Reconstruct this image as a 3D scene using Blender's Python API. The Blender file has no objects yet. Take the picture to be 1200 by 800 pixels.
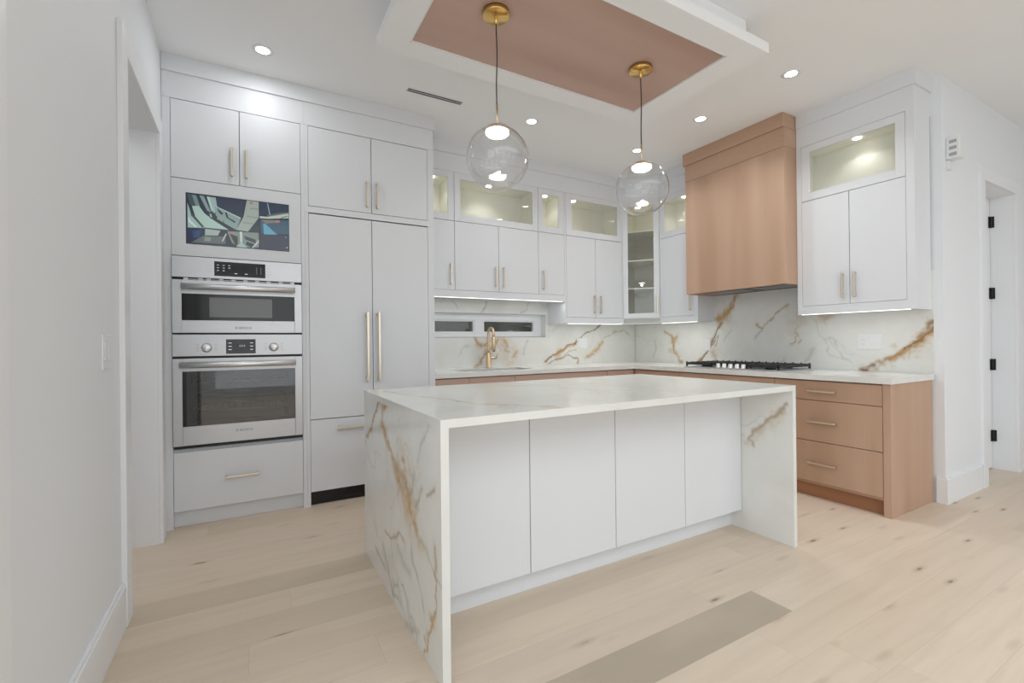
import bpy, bmesh, math, random
import numpy as np
from mathutils import Vector, Matrix

# ------------------------------------------------------------------ camera
sc = bpy.context.scene
COL = sc.collection
cam_d = bpy.data.cameras.new('camera')
cam_d.sensor_fit = 'HORIZONTAL'
cam_d.sensor_width = 36.0
cam_d.lens = 542.42 / 1200 * 36.0
cam_d.clip_start = 0.02
cam = bpy.data.objects.new('camera', cam_d)
COL.objects.link(cam)
R3 = Vector((0.8690804, -0.4945541, -0.01074691))
U3 = Vector((0.0086983, -0.00644369, 0.99994141))
F2 = Vector((0.49459437, 0.86912296, 0.00129831))
m = Matrix((R3, U3, -F2)).transposed().to_4x4()
m.translation = Vector((0, 0, 1.176))
cam.matrix_world = m
sc.camera = cam

# ------------------------------------------------------------------ look
sc.view_settings.view_transform = 'Standard'
sc.view_settings.look = 'None'
sc.view_settings.gamma = 1.0
sc.view_settings.use_curve_mapping = False
sc.view_settings.exposure = 0.10
sc.cycles.use_denoising = True
sc.cycles.max_bounces = 10
sc.cycles.diffuse_bounces = 6
sc.cycles.transparent_max_bounces = 16
sc.cycles.caustics_reflective = False
sc.cycles.caustics_refractive = False
sc.cycles.sample_clamp_indirect = 6.0

w = bpy.data.worlds.new('night')
sc.world = w
w.use_nodes = True
w.node_tree.nodes['Background'].inputs[0].default_value = (0.040, 0.044, 0.038, 1)
w.node_tree.nodes['Background'].inputs[1].default_value = 1.0

K_DOWN = 4.2       # each recessed downlight, W
def area(name, loc, sx, sy, power, color=(1, 1, 1), rot=(0, 0, 0)):
    d = bpy.data.lights.new(name, 'AREA')
    d.shape = 'RECTANGLE'
    d.size, d.size_y = sx, sy
    d.energy = power
    d.color = color
    o = bpy.data.objects.new(name, d)
    o.location = loc
    o.rotation_euler = rot
    COL.objects.link(o)
    return o
FILL_TINT = (0.87, 0.94, 1.0)  # cool tint of the added fill lights
# added fill lights out of view: behind the camera, at the left, in the passage
for gx in (-2.4, 0.2, 2.8, 5.4):
    area('rear_fill', (gx, -4.95, 1.45), 1.7, 2.5, 10, FILL_TINT, (math.radians(90), 0, 0))  # added light panels, not windows; brighten the fronts and streak the steel
area('entry_fill', (-3.95, -1.6, 1.5), 5.5, 2.6, 50, FILL_TINT, (math.radians(90), 0, math.radians(-90)))  # added light panel, no glazing here; brightens faces turned to the left
area('overhead_fill', (1.5, -2.4, 3.03), 7.0, 3.6, 118, FILL_TINT)  # added overhead panel behind the camera, lifts the general room brightness
area('passage_fill', (-1.4, 2.9, 3.03), 1.0, 2.0, 10, (1.0, 0.99, 0.97))  # added lamp, brightens the far jamb of the left doorway

# ------------------------------------------------------------------ colours and materials
def lin(c):
    return tuple((x / 255 / 12.92) if x / 255 <= 0.04045 else ((x / 255 + 0.055) / 1.055) ** 2.4 for x in c)
def newmat(name):
    M = bpy.data.materials.new(name)
    M.use_nodes = True
    nt = M.node_tree
    b = nt.nodes['Principled BSDF']
    return M, nt, b
def N(nt, t, **kw):
    n = nt.nodes.new(t)
    for k, v in kw.items():
        setattr(n, k, v)
    return n
def L(nt, a, b):
    nt.links.new(a, b)
def math_node(nt, op, a, b=None, c=None):
    n = N(nt, 'ShaderNodeMath', operation=op)
    for i, v in enumerate((a, b, c)):
        if v is None:
            continue
        if isinstance(v, (int, float)):
            n.inputs[i].default_value = v
        else:
            L(nt, v, n.inputs[i])
    return n.outputs[0]
def mixc(nt, f, a, b, blend='MIX'):
    n = N(nt, 'ShaderNodeMix', data_type='RGBA', blend_type=blend)
    for i, v in ((0, f), (6, a), (7, b)):
        if isinstance(v, (int, float)):
            n.inputs[i].default_value = v
        elif isinstance(v, tuple):
            n.inputs[i].default_value = (*v[:3], 1)
        else:
            L(nt, v, n.inputs[i])
    return n.outputs[2]
def ramp(nt, f, stops):
    n = N(nt, 'ShaderNodeValToRGB')
    e = n.color_ramp.elements
    while len(e) < len(stops):
        e.new(0.5)
    for i, (p, c) in enumerate(stops):
        e[i].position = p
        e[i].color = (*c, 1)
    L(nt, f, n.inputs[0])
    return n.outputs[0]

def paint(name, col, rough=0.5, bump=0.0, spec=0.5):
    M, nt, b = newmat(name)
    geo = N(nt, 'ShaderNodeNewGeometry')
    n = N(nt, 'ShaderNodeTexNoise')
    n.inputs['Scale'].default_value = 1.7
    n.inputs['Detail'].default_value = 3
    L(nt, geo.outputs['Position'], n.inputs['Vector'])
    c = lin(col)
    d = tuple(x * 0.985 for x in c)
    L(nt, mixc(nt, n.outputs[0], c, d), b.inputs['Base Color'])
    b.inputs['Roughness'].default_value = rough
    b.inputs['Specular IOR Level'].default_value = spec
    if bump:
        n2 = N(nt, 'ShaderNodeTexNoise')
        n2.inputs['Scale'].default_value = 260
        L(nt, geo.outputs['Position'], n2.inputs['Vector'])
        bp = N(nt, 'ShaderNodeBump')
        bp.inputs['Strength'].default_value = bump
        bp.inputs['Distance'].default_value = 0.001
        L(nt, n2.outputs[0], bp.inputs['Height'])
        L(nt, bp.outputs[0], b.inputs['Normal'])
    return M

def metal(name, col, rough, brush=None, metallic=1.0):
    M, nt, b = newmat(name)
    c = lin(col)
    b.inputs['Metallic'].default_value = metallic
    b.inputs['Roughness'].default_value = rough
    if brush:
        geo = N(nt, 'ShaderNodeNewGeometry')
        mp = N(nt, 'ShaderNodeMapping')
        mp.inputs['Scale'].default_value = brush
        L(nt, geo.outputs['Position'], mp.inputs[0])
        n = N(nt, 'ShaderNodeTexNoise')
        n.inputs['Scale'].default_value = 1.0
        n.inputs['Detail'].default_value = 4
        L(nt, mp.outputs[0], n.inputs['Vector'])
        L(nt, mixc(nt, n.outputs[0], tuple(x * 0.9 for x in c), tuple(min(1, x * 1.1) for x in c)), b.inputs['Base Color'])
        r = math_node(nt, 'MULTIPLY_ADD', n.outputs[0], 0.16, rough - 0.08)
        L(nt, r, b.inputs['Roughness'])
    else:
        n = N(nt, 'ShaderNodeTexNoise')
        n.inputs['Scale'].default_value = 30
        L(nt, mixc(nt, n.outputs[0], c, tuple(x * 0.95 for x in c)), b.inputs['Base Color'])
    return M

def emit(name, col, s):
    M, nt, b = newmat(name)
    b.inputs['Base Color'].default_value = (*lin(col), 1)
    b.inputs['Emission Color'].default_value = (*lin(col), 1)
    b.inputs['Emission Strength'].default_value = s
    return M

def thin_glass(name, tint=(1, 1, 1), ior=1.5, gain=1.6, rough=0.0, wave=0.0):
    M, nt, b = newmat(name)
    nt.nodes.remove(b)
    out = nt.nodes['Material Output']
    tr = N(nt, 'ShaderNodeBsdfTransparent')
    tr.inputs[0].default_value = (*tint, 1)
    gl = N(nt, 'ShaderNodeBsdfGlossy')
    gl.inputs['Roughness'].default_value = rough
    lw = N(nt, 'ShaderNodeLayerWeight')
    lw.inputs['Blend'].default_value = 0.5
    fr = math_node(nt, 'MULTIPLY_ADD', math_node(nt, 'POWER', lw.outputs['Facing'], 5.0), 0.96, 0.04)
    if wave:
        geo = N(nt, 'ShaderNodeNewGeometry')
        n = N(nt, 'ShaderNodeTexNoise')
        n.inputs['Scale'].default_value = 14
        L(nt, geo.outputs['Position'], n.inputs['Vector'])
        bp = N(nt, 'ShaderNodeBump')
        bp.inputs['Strength'].default_value = wave
        bp.inputs['Distance'].default_value = 0.004
        L(nt, n.outputs[0], bp.inputs['Height'])
        L(nt, bp.outputs[0], gl.inputs['Normal'])
    f = math_node(nt, 'MULTIPLY', fr, gain)
    f = math_node(nt, 'MINIMUM', f, 1.0)
    mx = N(nt, 'ShaderNodeMixShader')
    L(nt, f, mx.inputs[0])
    L(nt, tr.outputs[0], mx.inputs[1])
    L(nt, gl.outputs[0], mx.inputs[2])
    L(nt, mx.outputs[0], out.inputs[0])
    return M

def wood(name, base, dark, light, grain_axis, rough=0.5, board=0.0):
    """straight grained oak; grain runs along grain_axis (0,1,2)"""
    M, nt, b = newmat(name)
    geo = N(nt, 'ShaderNodeNewGeometry')
    def layer(across, along, detail, off):
        mp = N(nt, 'ShaderNodeMapping')
        s = [across] * 3
        s[grain_axis] = along
        mp.inputs['Scale'].default_value = s
        mp.inputs['Location'].default_value = (off, off, off)
        L(nt, geo.outputs['Position'], mp.inputs[0])
        n = N(nt, 'ShaderNodeTexNoise')
        n.inputs['Scale'].default_value = 1.0
        n.inputs['Detail'].default_value = detail
        n.inputs['Roughness'].default_value = 0.6
        L(nt, mp.outputs[0], n.inputs['Vector'])
        return n.outputs[0]
    wide = layer(5.0, 0.5, 1, 3.1)
    fine = layer(90, 2.0, 4, 7.7)
    fleck = layer(22, 3.0, 2, 11.3)
    c = ramp(nt, wide, [(0.32, lin(dark)), (0.5, lin(base)), (0.68, lin(light))])
    c = mixc(nt, ramp(nt, fine, [(0.35, (0.12,) * 3), (0.65, (0.0,) * 3)]), c, lin(dark))
    fl = ramp(nt, fleck, [(0.68, (0, 0, 0)), (0.8, (0.45, 0.45, 0.45))])
    c = mixc(nt, fl, c, tuple(x * 0.8 for x in lin(dark)))
    L(nt, c, b.inputs['Base Color'])
    b.inputs['Roughness'].default_value = rough
    bp = N(nt, 'ShaderNodeBump')
    bp.inputs['Strength'].default_value = 0.15
    bp.inputs['Distance'].default_value = 0.0008
    L(nt, fine, bp.inputs['Height'])
    L(nt, bp.outputs[0], b.inputs['Normal'])
    return M

def floor_mat():
    M, nt, b = newmat('oak_floor_boards')
    geo = N(nt, 'ShaderNodeNewGeometry')
    sp = N(nt, 'ShaderNodeSeparateXYZ')
    L(nt, geo.outputs['Position'], sp.inputs[0])
    X, Y = sp.outputs[0], sp.outputs[1]
    W, LEN = 0.19, 2.1
    ry = math_node(nt, 'DIVIDE', math_node(nt, 'SUBTRACT', Y, 1.148), W)
    row = math_node(nt, 'FLOOR', ry)
    fy = math_node(nt, 'SUBTRACT', ry, row)
    wn = N(nt, 'ShaderNodeTexWhiteNoise', noise_dimensions='1D')
    L(nt, row, wn.inputs['W'])
    off = math_node(nt, 'MULTIPLY', wn.outputs[0], LEN)
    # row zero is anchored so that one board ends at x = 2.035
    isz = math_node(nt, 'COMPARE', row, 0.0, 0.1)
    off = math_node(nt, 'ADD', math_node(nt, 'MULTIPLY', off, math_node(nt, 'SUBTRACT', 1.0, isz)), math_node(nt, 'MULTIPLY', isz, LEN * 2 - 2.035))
    rx = math_node(nt, 'DIVIDE', math_node(nt, 'ADD', X, off), LEN)
    cl = math_node(nt, 'FLOOR', rx)
    fx = math_node(nt, 'SUBTRACT', rx, cl)
    cb = N(nt, 'ShaderNodeCombineXYZ')
    L(nt, row, cb.inputs[0]); L(nt, cl, cb.inputs[1])
    w2 = N(nt, 'ShaderNodeTexWhiteNoise', noise_dimensions='2D')
    L(nt, cb.outputs[0], w2.inputs['Vector'])
    tone = ramp(nt, w2.outputs[0], [(0.0, lin((204, 188, 167))), (0.3, lin((219, 203, 183))), (0.6, lin((225, 209, 190))), (0.8, lin((212, 196, 175))), (1.0, lin((220, 203, 185)))])
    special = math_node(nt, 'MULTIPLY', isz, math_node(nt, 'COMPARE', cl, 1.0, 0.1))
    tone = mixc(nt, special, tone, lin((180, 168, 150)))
    # grain, shifted per board
    sh = N(nt, 'ShaderNodeVectorMath', operation='ADD')
    mp = N(nt, 'ShaderNodeMapping')
    mp.inputs['Scale'].default_value = (1.1, 13, 1)
    sc2 = N(nt, 'ShaderNodeVectorMath', operation='SCALE')
    L(nt, w2.outputs['Color'], sc2.inputs[0])
    sc2.inputs['Scale'].default_value = 9.0
    L(nt, geo.outputs['Position'], sh.inputs[0]); L(nt, sc2.outputs[0], sh.inputs[1])
    L(nt, sh.outputs[0], mp.inputs[0])
    n = N(nt, 'ShaderNodeTexNoise')
    n.inputs['Scale'].default_value = 1.5; n.inputs['Detail'].default_value = 5; n.inputs['Distortion'].default_value = 0.6
    L(nt, mp.outputs[0], n.inputs['Vector'])
    c = mixc(nt, ramp(nt, n.outputs[0], [(0.35, (0.22,) * 3), (0.6, (0,) * 3)]), tone, lin((190, 170, 148)))
    # soft broad tone
    n3 = N(nt, 'ShaderNodeTexNoise'); n3.inputs['Scale'].default_value = 2.2
    L(nt, sh.outputs[0], n3.inputs['Vector'])
    c = mixc(nt, ramp(nt, n3.outputs[0], [(0.4, (0.0,) * 3), (0.75, (0.35,) * 3)]), c, lin((218, 200, 184)))
    # knots
    mk = N(nt, 'ShaderNodeMapping'); mk.inputs['Scale'].default_value = (2.3, 8.5, 1)
    L(nt, sh.outputs[0], mk.inputs[0])
    v = N(nt, 'ShaderNodeTexVoronoi'); v.inputs['Scale'].default_value = 0.9
    nd = N(nt, 'ShaderNodeTexNoise'); nd.inputs['Scale'].default_value = 30
    L(nt, geo.outputs['Position'], nd.inputs['Vector'])
    L(nt, mk.outputs[0], v.inputs['Vector'])
    dist = math_node(nt, 'ADD', v.outputs['Distance'], math_node(nt, 'MULTIPLY', nd.outputs[0], 0.05))
    k = ramp(nt, dist, [(0.06, (1.0,) * 3), (0.10, (0.25,) * 3), (0.2, (0,) * 3)])
    c = mixc(nt, k, c, lin((150, 126, 104)))
    # seams
    def edge(f, wd):
        a = math_node(nt, 'LESS_THAN', f, wd)
        b2 = math_node(nt, 'GREATER_THAN', f, 1 - wd)
        return math_node(nt, 'MAXIMUM', a, b2)
    seam = math_node(nt, 'MAXIMUM', edge(fy, 0.004), edge(fx, 0.0004))
    c = mixc(nt, math_node(nt, 'MULTIPLY', seam, 0.3), c, lin((150, 130, 110)))
    L(nt, c, b.inputs['Base Color'])
    b.inputs['Roughness'].default_value = 0.42
    b.inputs['Specular IOR Level'].default_value = 0.35
    bp = N(nt, 'ShaderNodeBump'); bp.inputs['Strength'].default_value = 0.08; bp.inputs['Distance'].default_value = 0.001
    L(nt, n.outputs[0], bp.inputs['Height']); L(nt, bp.outputs[0], b.inputs['Normal'])
    return M

def stone_mat():
    M, nt, b = newmat('gold_veined_marble')
    a = N(nt, 'ShaderNodeAttribute'); a.attribute_name = 'marble'
    geo = N(nt, 'ShaderNodeNewGeometry')
    n = N(nt, 'ShaderNodeTexNoise'); n.inputs['Scale'].default_value = 2.4; n.inputs['Detail'].default_value = 6; n.inputs['Distortion'].default_value = 1.2
    L(nt, geo.outputs['Position'], n.inputs['Vector'])
    cloud = ramp(nt, n.outputs[0], [(0.4, (1, 1, 1)), (0.7, (0.93, 0.925, 0.91))])
    L(nt, mixc(nt, 1.0, a.outputs['Color'], cloud, 'MULTIPLY'), b.inputs['Base Color'])
    b.inputs['Roughness'].default_value = 0.16
    return M

WHITE = paint('white_cabinet_paint', (227, 230, 234), 0.42)
WALL = paint('white_wall_paint', (235, 238, 242), 0.6, 0.05)
CEIL = paint('white_ceiling_paint', (245, 247, 249), 0.8)
TRIM = paint('white_trim_paint', (238, 240, 243), 0.38)
INNER = paint('cream_cabinet_interior', (238, 237, 229), 0.5)
PLATE = paint('white_plastic', (232, 234, 236), 0.35)
GREYP = paint('grey_plastic', (168, 169, 170), 0.5)
WOODZ = wood('oak_vertical_grain', (189, 156, 132), (181, 147, 122), (196, 164, 141), 2)
WOODY = wood('oak_crosswise_grain', (189, 156, 132), (181, 147, 122), (196, 164, 141), 1)
WOODX = wood('oak_lengthwise_grain', (192, 162, 148), (184, 153, 139), (199, 170, 156), 0)
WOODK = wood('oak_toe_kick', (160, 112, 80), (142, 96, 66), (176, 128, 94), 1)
GOLD = metal('brushed_champagne_brass', (234, 220, 198), 0.36)
BRASS = metal('polished_brass', (226, 186, 112), 0.2)
FAUC = metal('rose_brass', (226, 200, 164), 0.32)
STEEL = metal('brushed_stainless_steel', (196, 197, 199), 0.40, (3.0, 3.0, 420.0))
STEELD = metal('dark_stainless_steel', (120, 121, 123), 0.35, (200, 200, 4))
CHROME = metal('polished_steel', (242, 243, 244), 0.4)
BLACK = paint('black_enamel', (26, 26, 27), 0.35)
BLACKM = paint('matte_black_metal', (20, 20, 21), 0.45)
IRON = paint('cast_iron', (38, 39, 41), 0.55)
DISP = paint('black_glass_display', (18, 18, 20), 0.08)
DARKIN = paint('grey_oven_enamel', (70, 71, 74), 0.3)
MESHG = paint('grey_door_mesh', (120, 121, 123), 0.2)
GLASS = thin_glass('clear_cabinet_glass', (0.985, 0.99, 0.98), gain=1.2)
WGLASS = thin_glass('window_glass', (0.9, 0.92, 0.9), gain=1.3)
GLOBE = thin_glass('clear_blown_glass', (0.975, 0.98, 0.985), gain=2.4, wave=0.5)
OGLASS = thin_glass('oven_door_glass', (0.55, 0.55, 0.56), gain=2.2)
LED = emit('led_strip_glow', (255, 252, 244), 1.8)
LAMP = emit('downlight_glow', (255, 252, 246), 16.0)
PUCK = emit('puck_light_glow', (255, 250, 232), 10.0)
PEND = emit('pendant_led_glow', (255, 243, 228), 14.0)
WORD = emit('display_digits', (210, 214, 216), 0.6)
WIRE = paint('black_fabric_cord', (52, 48, 46), 0.7)
STONE = stone_mat()
FLOORM = floor_mat()
INK = paint('grey_printed_ink', (58, 58, 60), 0.5)

# ------------------------------------------------------------------ mesh helpers
class MB:
    """collects shapes, then links them as ONE mesh object"""
    def __init__(s):
        s.bm = bmesh.new(); s.mi = 0
    def _mat(s, faces):
        for f in faces:
            f.material_index = s.mi
    def box(s, x0, x1, y0, y1, z0, z1, bev=0.0):
        x0, x1 = min(x0, x1), max(x0, x1); y0, y1 = min(y0, y1), max(y0, y1); z0, z1 = min(z0, z1), max(z0, z1)
        vs = [s.bm.verts.new((x, y, z)) for z in (z0, z1) for y in (y0, y1) for x in (x0, x1)]
        q = [(0, 2, 3, 1), (4, 5, 7, 6), (0, 1, 5, 4), (2, 6, 7, 3), (0, 4, 6, 2), (1, 3, 7, 5)]
        fs = [s.bm.faces.new([vs[i] for i in f]) for f in q]
        s._mat(fs)
        if bev:
            es = list({e for f in fs for e in f.edges})
            r = bmesh.ops.bevel(s.bm, geom=es, offset=bev, segments=2, affect='EDGES', profile=0.5)
            s._mat(r['faces'])
        return s
    def prism(s, pts, z0, z1):
        a = [s.bm.verts.new((x, y, z0)) for x, y in pts]
        b = [s.bm.verts.new((x, y, z1)) for x, y in pts]
        n = len(pts)
        fs = [s.bm.faces.new(a[::-1]), s.bm.faces.new(b)]
        fs += [s.bm.faces.new((a[i], a[(i + 1) % n], b[(i + 1) % n], b[i])) for i in range(n)]
        s._mat(fs)
        return s
    def lathe(s, prof, c=(0, 0, 0), axis='z', seg=32):
        """prof: (radius, height) pairs"""
        rings = []
        for r, h in prof:
            ring = []
            for i in range(seg if r > 1e-6 else 1):
                a = 2 * math.pi * i / seg
                p = (r * math.cos(a), r * math.sin(a), h)
                if axis == 'x': p = (p[2], p[0], p[1])
                elif axis == 'y': p = (p[1], p[2], p[0])
                ring.append(s.bm.verts.new((p[0] + c[0], p[1] + c[1], p[2] + c[2])))
            rings.append(ring)
        fs = []
        for a, b in zip(rings, rings[1:]):
            for i in range(seg):
                j = (i + 1) % seg
                if len(a) == 1 and len(b) == 1: continue
                if len(a) == 1: fs.append(s.bm.faces.new((a[0], b[i], b[j])))
                elif len(b) == 1: fs.append(s.bm.faces.new((a[i], a[j], b[0])))
                else: fs.append(s.bm.faces.new((a[i], a[j], b[j], b[i])))
        for f in fs: f.smooth = True
        s._mat(fs)
        return s
    def cyl(s, c, r, h, axis='z', seg=24, bev=0.0):
        if bev:
            return s.lathe([(0, 0), (r - bev, 0), (r, bev), (r, h - bev), (r - bev, h), (0, h)], c, axis, seg)
        return s.lathe([(0, 0), (r, 0), (r, h), (0, h)], c, axis, seg)
    def tube(s, pts, r, seg=10, cap=True):
        pts = [Vector(p) for p in pts]
        rr = r if isinstance(r, (list, tuple)) else [r] * len(pts)
        rings = []
        t0 = (pts[1] - pts[0]).normalized()
        ref = Vector((0, 0, 1)) if abs(t0.z) < 0.9 else Vector((0, 1, 0))
        u = t0.cross(ref).normalized()
        for i, p in enumerate(pts):
            t = (pts[min(i + 1, len(pts) - 1)] - pts[max(i - 1, 0)]).normalized()
            u = (u - t * u.dot(t)).normalized()
            v = t.cross(u)
            rings.append([s.bm.verts.new(p + (u * math.cos(2 * math.pi * k / seg) + v * math.sin(2 * math.pi * k / seg)) * rr[i]) for k in range(seg)])
        fs = []
        for a, b in zip(rings, rings[1:]):
            for k in range(seg):
                f = s.bm.faces.new((a[k], a[(k + 1) % seg], b[(k + 1) % seg], b[k])); f.smooth = True
                fs.append(f)
        if cap:
            fs += [s.bm.faces.new(rings[0][::-1]), s.bm.faces.new(rings[-1])]
        s._mat(fs)
        return s
    def poly(s, pts):
        s._mat([s.bm.faces.new([s.bm.verts.new(p) for p in pts])])
        return s
    def frame(s, x0, x1, z0, z1, y0, y1, wd, bev=0.0):
        """a rectangular frame in the x-z plane"""
        s.box(x0, x0 + wd, y0, y1, z0, z1, bev); s.box(x1 - wd, x1, y0, y1, z0, z1, bev)
        s.box(x0 + wd, x1 - wd, y0, y1, z0, z0 + wd, bev); s.box(x0 + wd, x1 - wd, y0, y1, z1 - wd, z1, bev)
        return s
    def xform(s, M):
        bmesh.ops.transform(s.bm, matrix=M, verts=s.bm.verts)
        return s
    def build(s, name, mats, parent=None, loc=None):
        """vertices are given in world space; loc is the object's own origin"""
        me = bpy.data.meshes.new(name)
        if not isinstance(mats, (list, tuple)): mats = [mats]
        bmesh.ops.recalc_face_normals(s.bm, faces=s.bm.faces)
        o = bpy.data.objects.new(name, me)
        if parent is not None:
            W = Vector(parent['_w']) if '_w' in parent else Vector(parent.location)
            own = Vector(loc) if loc is not None else W
            o.parent = parent
            o.location = own - W
        else:
            own = Vector(loc) if loc is not None else Vector((0, 0, 0))
            o.location = own
        bmesh.ops.translate(s.bm, vec=-own, verts=s.bm.verts)
        s.bm.to_mesh(me); s.bm.free()
        for M in mats: me.materials.append(M)
        o['_w'] = list(own)
        COL.objects.link(o)
        return o

def tag(o, label, cat, group=None):
    o['label'] = label; o['category'] = cat
    if group: o['group'] = group
    return o
def thing(name, label, cat, loc, group=None):
    o = bpy.data.objects.new(name, None)
    o.empty_display_size = 0.1
    o.location = loc
    o['_w'] = list(loc)
    COL.objects.link(o)
    return tag(o, label, cat, group)
def struct(name, mb, mat, parent=None, loc=None, label=None):
    o = mb.build(name, mat, parent, loc)
    if parent is None: o['kind'] = 'structure'
    if label: o['label'] = label
    return o
def sthing(name, loc):
    o = bpy.data.objects.new(name, None); o.location = loc; o['_w'] = list(loc); o['kind'] = 'structure'
    COL.objects.link(o); return o

# ------------------------------------------------------------------ marble painting (numpy, one colour per vertex)
rng = np.random.RandomState(5)
_T = rng.rand(256, 256)
def vnoise(x, y):
    xi = np.floor(x).astype(int); yi = np.floor(y).astype(int)
    fx = x - xi; fy = y - yi
    fx = fx * fx * (3 - 2 * fx); fy = fy * fy * (3 - 2 * fy)
    g = lambda i, j: _T[i % 256, j % 256]
    return (g(xi, yi) * (1 - fx) + g(xi + 1, yi) * fx) * (1 - fy) + (g(xi, yi + 1) * (1 - fx) + g(xi + 1, yi + 1) * fx) * fy
def fbm(x, y, o=4):
    t = 0; a = 0.5; n = 0
    for i in range(o):
        t = t + a * vnoise(x * 2 ** i + 17 * i, y * 2 ** i + 31 * i); n += a; a *= 0.5
    return t / n
VC = {'gold': (190, 150, 96), 'brown': (138, 102, 68), 'ochre': (176, 160, 120), 'grey': (158, 158, 152), 'tan': (206, 176, 150), 'patch': (214, 190, 160)}
BASE = np.array(lin((230, 231, 228)))
def paint_marble(s, t, veins, seed, fade=1.0):
    c = np.tile(BASE, (len(s), 1))
    so, to = s + seed * 3.7, t + seed * 1.9
    # faint natural veining everywhere
    wx = so + 0.25 * fbm(so * 3, to * 3); wy = to + 0.25 * fbm(so * 3 + 9, to * 3 + 4)
    rid = np.abs(fbm(wx * 2.2 + 5, wy * 2.2 - wx * 1.2, 5) - 0.5)
    msk = np.clip((fbm(so * 1.3 + 40, to * 1.3 + 3, 3) - 0.48) * 6, 0, 1)
    a = np.exp(-(rid / 0.010) ** 2) * msk * 0.34 * fade
    c = c * (1 - a[:, None]) + np.array(lin((160, 158, 150))) * a[:, None]
    cl = np.clip((fbm(so * 1.8 + 70, to * 1.8, 4) - 0.5) * 3, 0, 1) * 0.10
    c = c * (1 - cl[:, None]) + np.array(lin((196, 194, 182))) * cl[:, None]
    js = (fbm(so * 60 + 13, to * 60, 2) - 0.5) * 0.014 + (fbm(so * 28, to * 28, 3) - 0.5) * 0.030 + (fbm(so * 9 + 3, to * 9, 2) - 0.5) * 0.03
    jt = (fbm(so * 28 + 50, to * 28 + 8, 3) - 0.5) * 0.030 + (fbm(so * 9, to * 9 + 7, 2) - 0.5) * 0.03
    ps, pt = s + js, t + jt
    hi = fbm(so * 45 + 11, to * 45, 3)
    md = fbm(so * 14 + 2, to * 14 + 90, 2)
    for name, wd, st, pl in veins:
        col = np.array(lin(VC[name]))
        lo = np.min(np.array(pl), 0) - wd * 5 - 0.08; hi2 = np.max(np.array(pl), 0) + wd * 5 + 0.08
        sel = np.where((s > lo[0]) & (s < hi2[0]) & (t > lo[1]) & (t < hi2[1]))[0]
        if not len(sel): continue
        qs, qt = ps[sel], pt[sel]
        d = np.full(len(sel), 9.0)
        for (a0, b0), (a1, b1) in zip(pl, pl[1:]):
            dx, dy = a1 - a0, b1 - b0
            u = np.clip(((qs - a0) * dx + (qt - b0) * dy) / (dx * dx + dy * dy + 1e-9), 0, 1)
            d = np.minimum(d, np.hypot(qs - a0 - u * dx, qt - b0 - u * dy))
        ww = wd * (0.5 + 1.3 * md[sel])
        str_ = np.abs(fbm(so[sel] * 26 + 5, to[sel] * 26 + 33, 3) - 0.5) * 2      # strands and breaks inside a vein
        al = st * np.exp(-(d / (ww * 1.25)) ** 2) * np.clip(0.55 + 1.2 * hi[sel] - 1.1 * str_ * (wd > 0.009), 0, 1)
        sp = np.exp(-(d / (ww * 3.2)) ** 2) * np.exp(-(str_ / 0.07) ** 2) * 0.5 * st * np.clip(md[sel] * 3 - 1.0, 0, 1)
        al = np.maximum(al, sp)
        ha = 0.36 * st * np.exp(-(d / (ww * 3)) ** 2) * np.clip(md[sel] * 2 - 0.6, 0, 1)
        cc = c[sel]
        warm = np.array(lin((214, 196, 164))) if name != 'grey' else np.array(lin((196, 196, 192)))
        cc = cc * (1 - ha[:, None]) + warm * ha[:, None]
        core = col * (0.75 + 0.5 * hi[sel][:, None])
        cc = cc * (1 - al[:, None]) + core * al[:, None]
        c[sel] = cc
    return c

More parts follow.
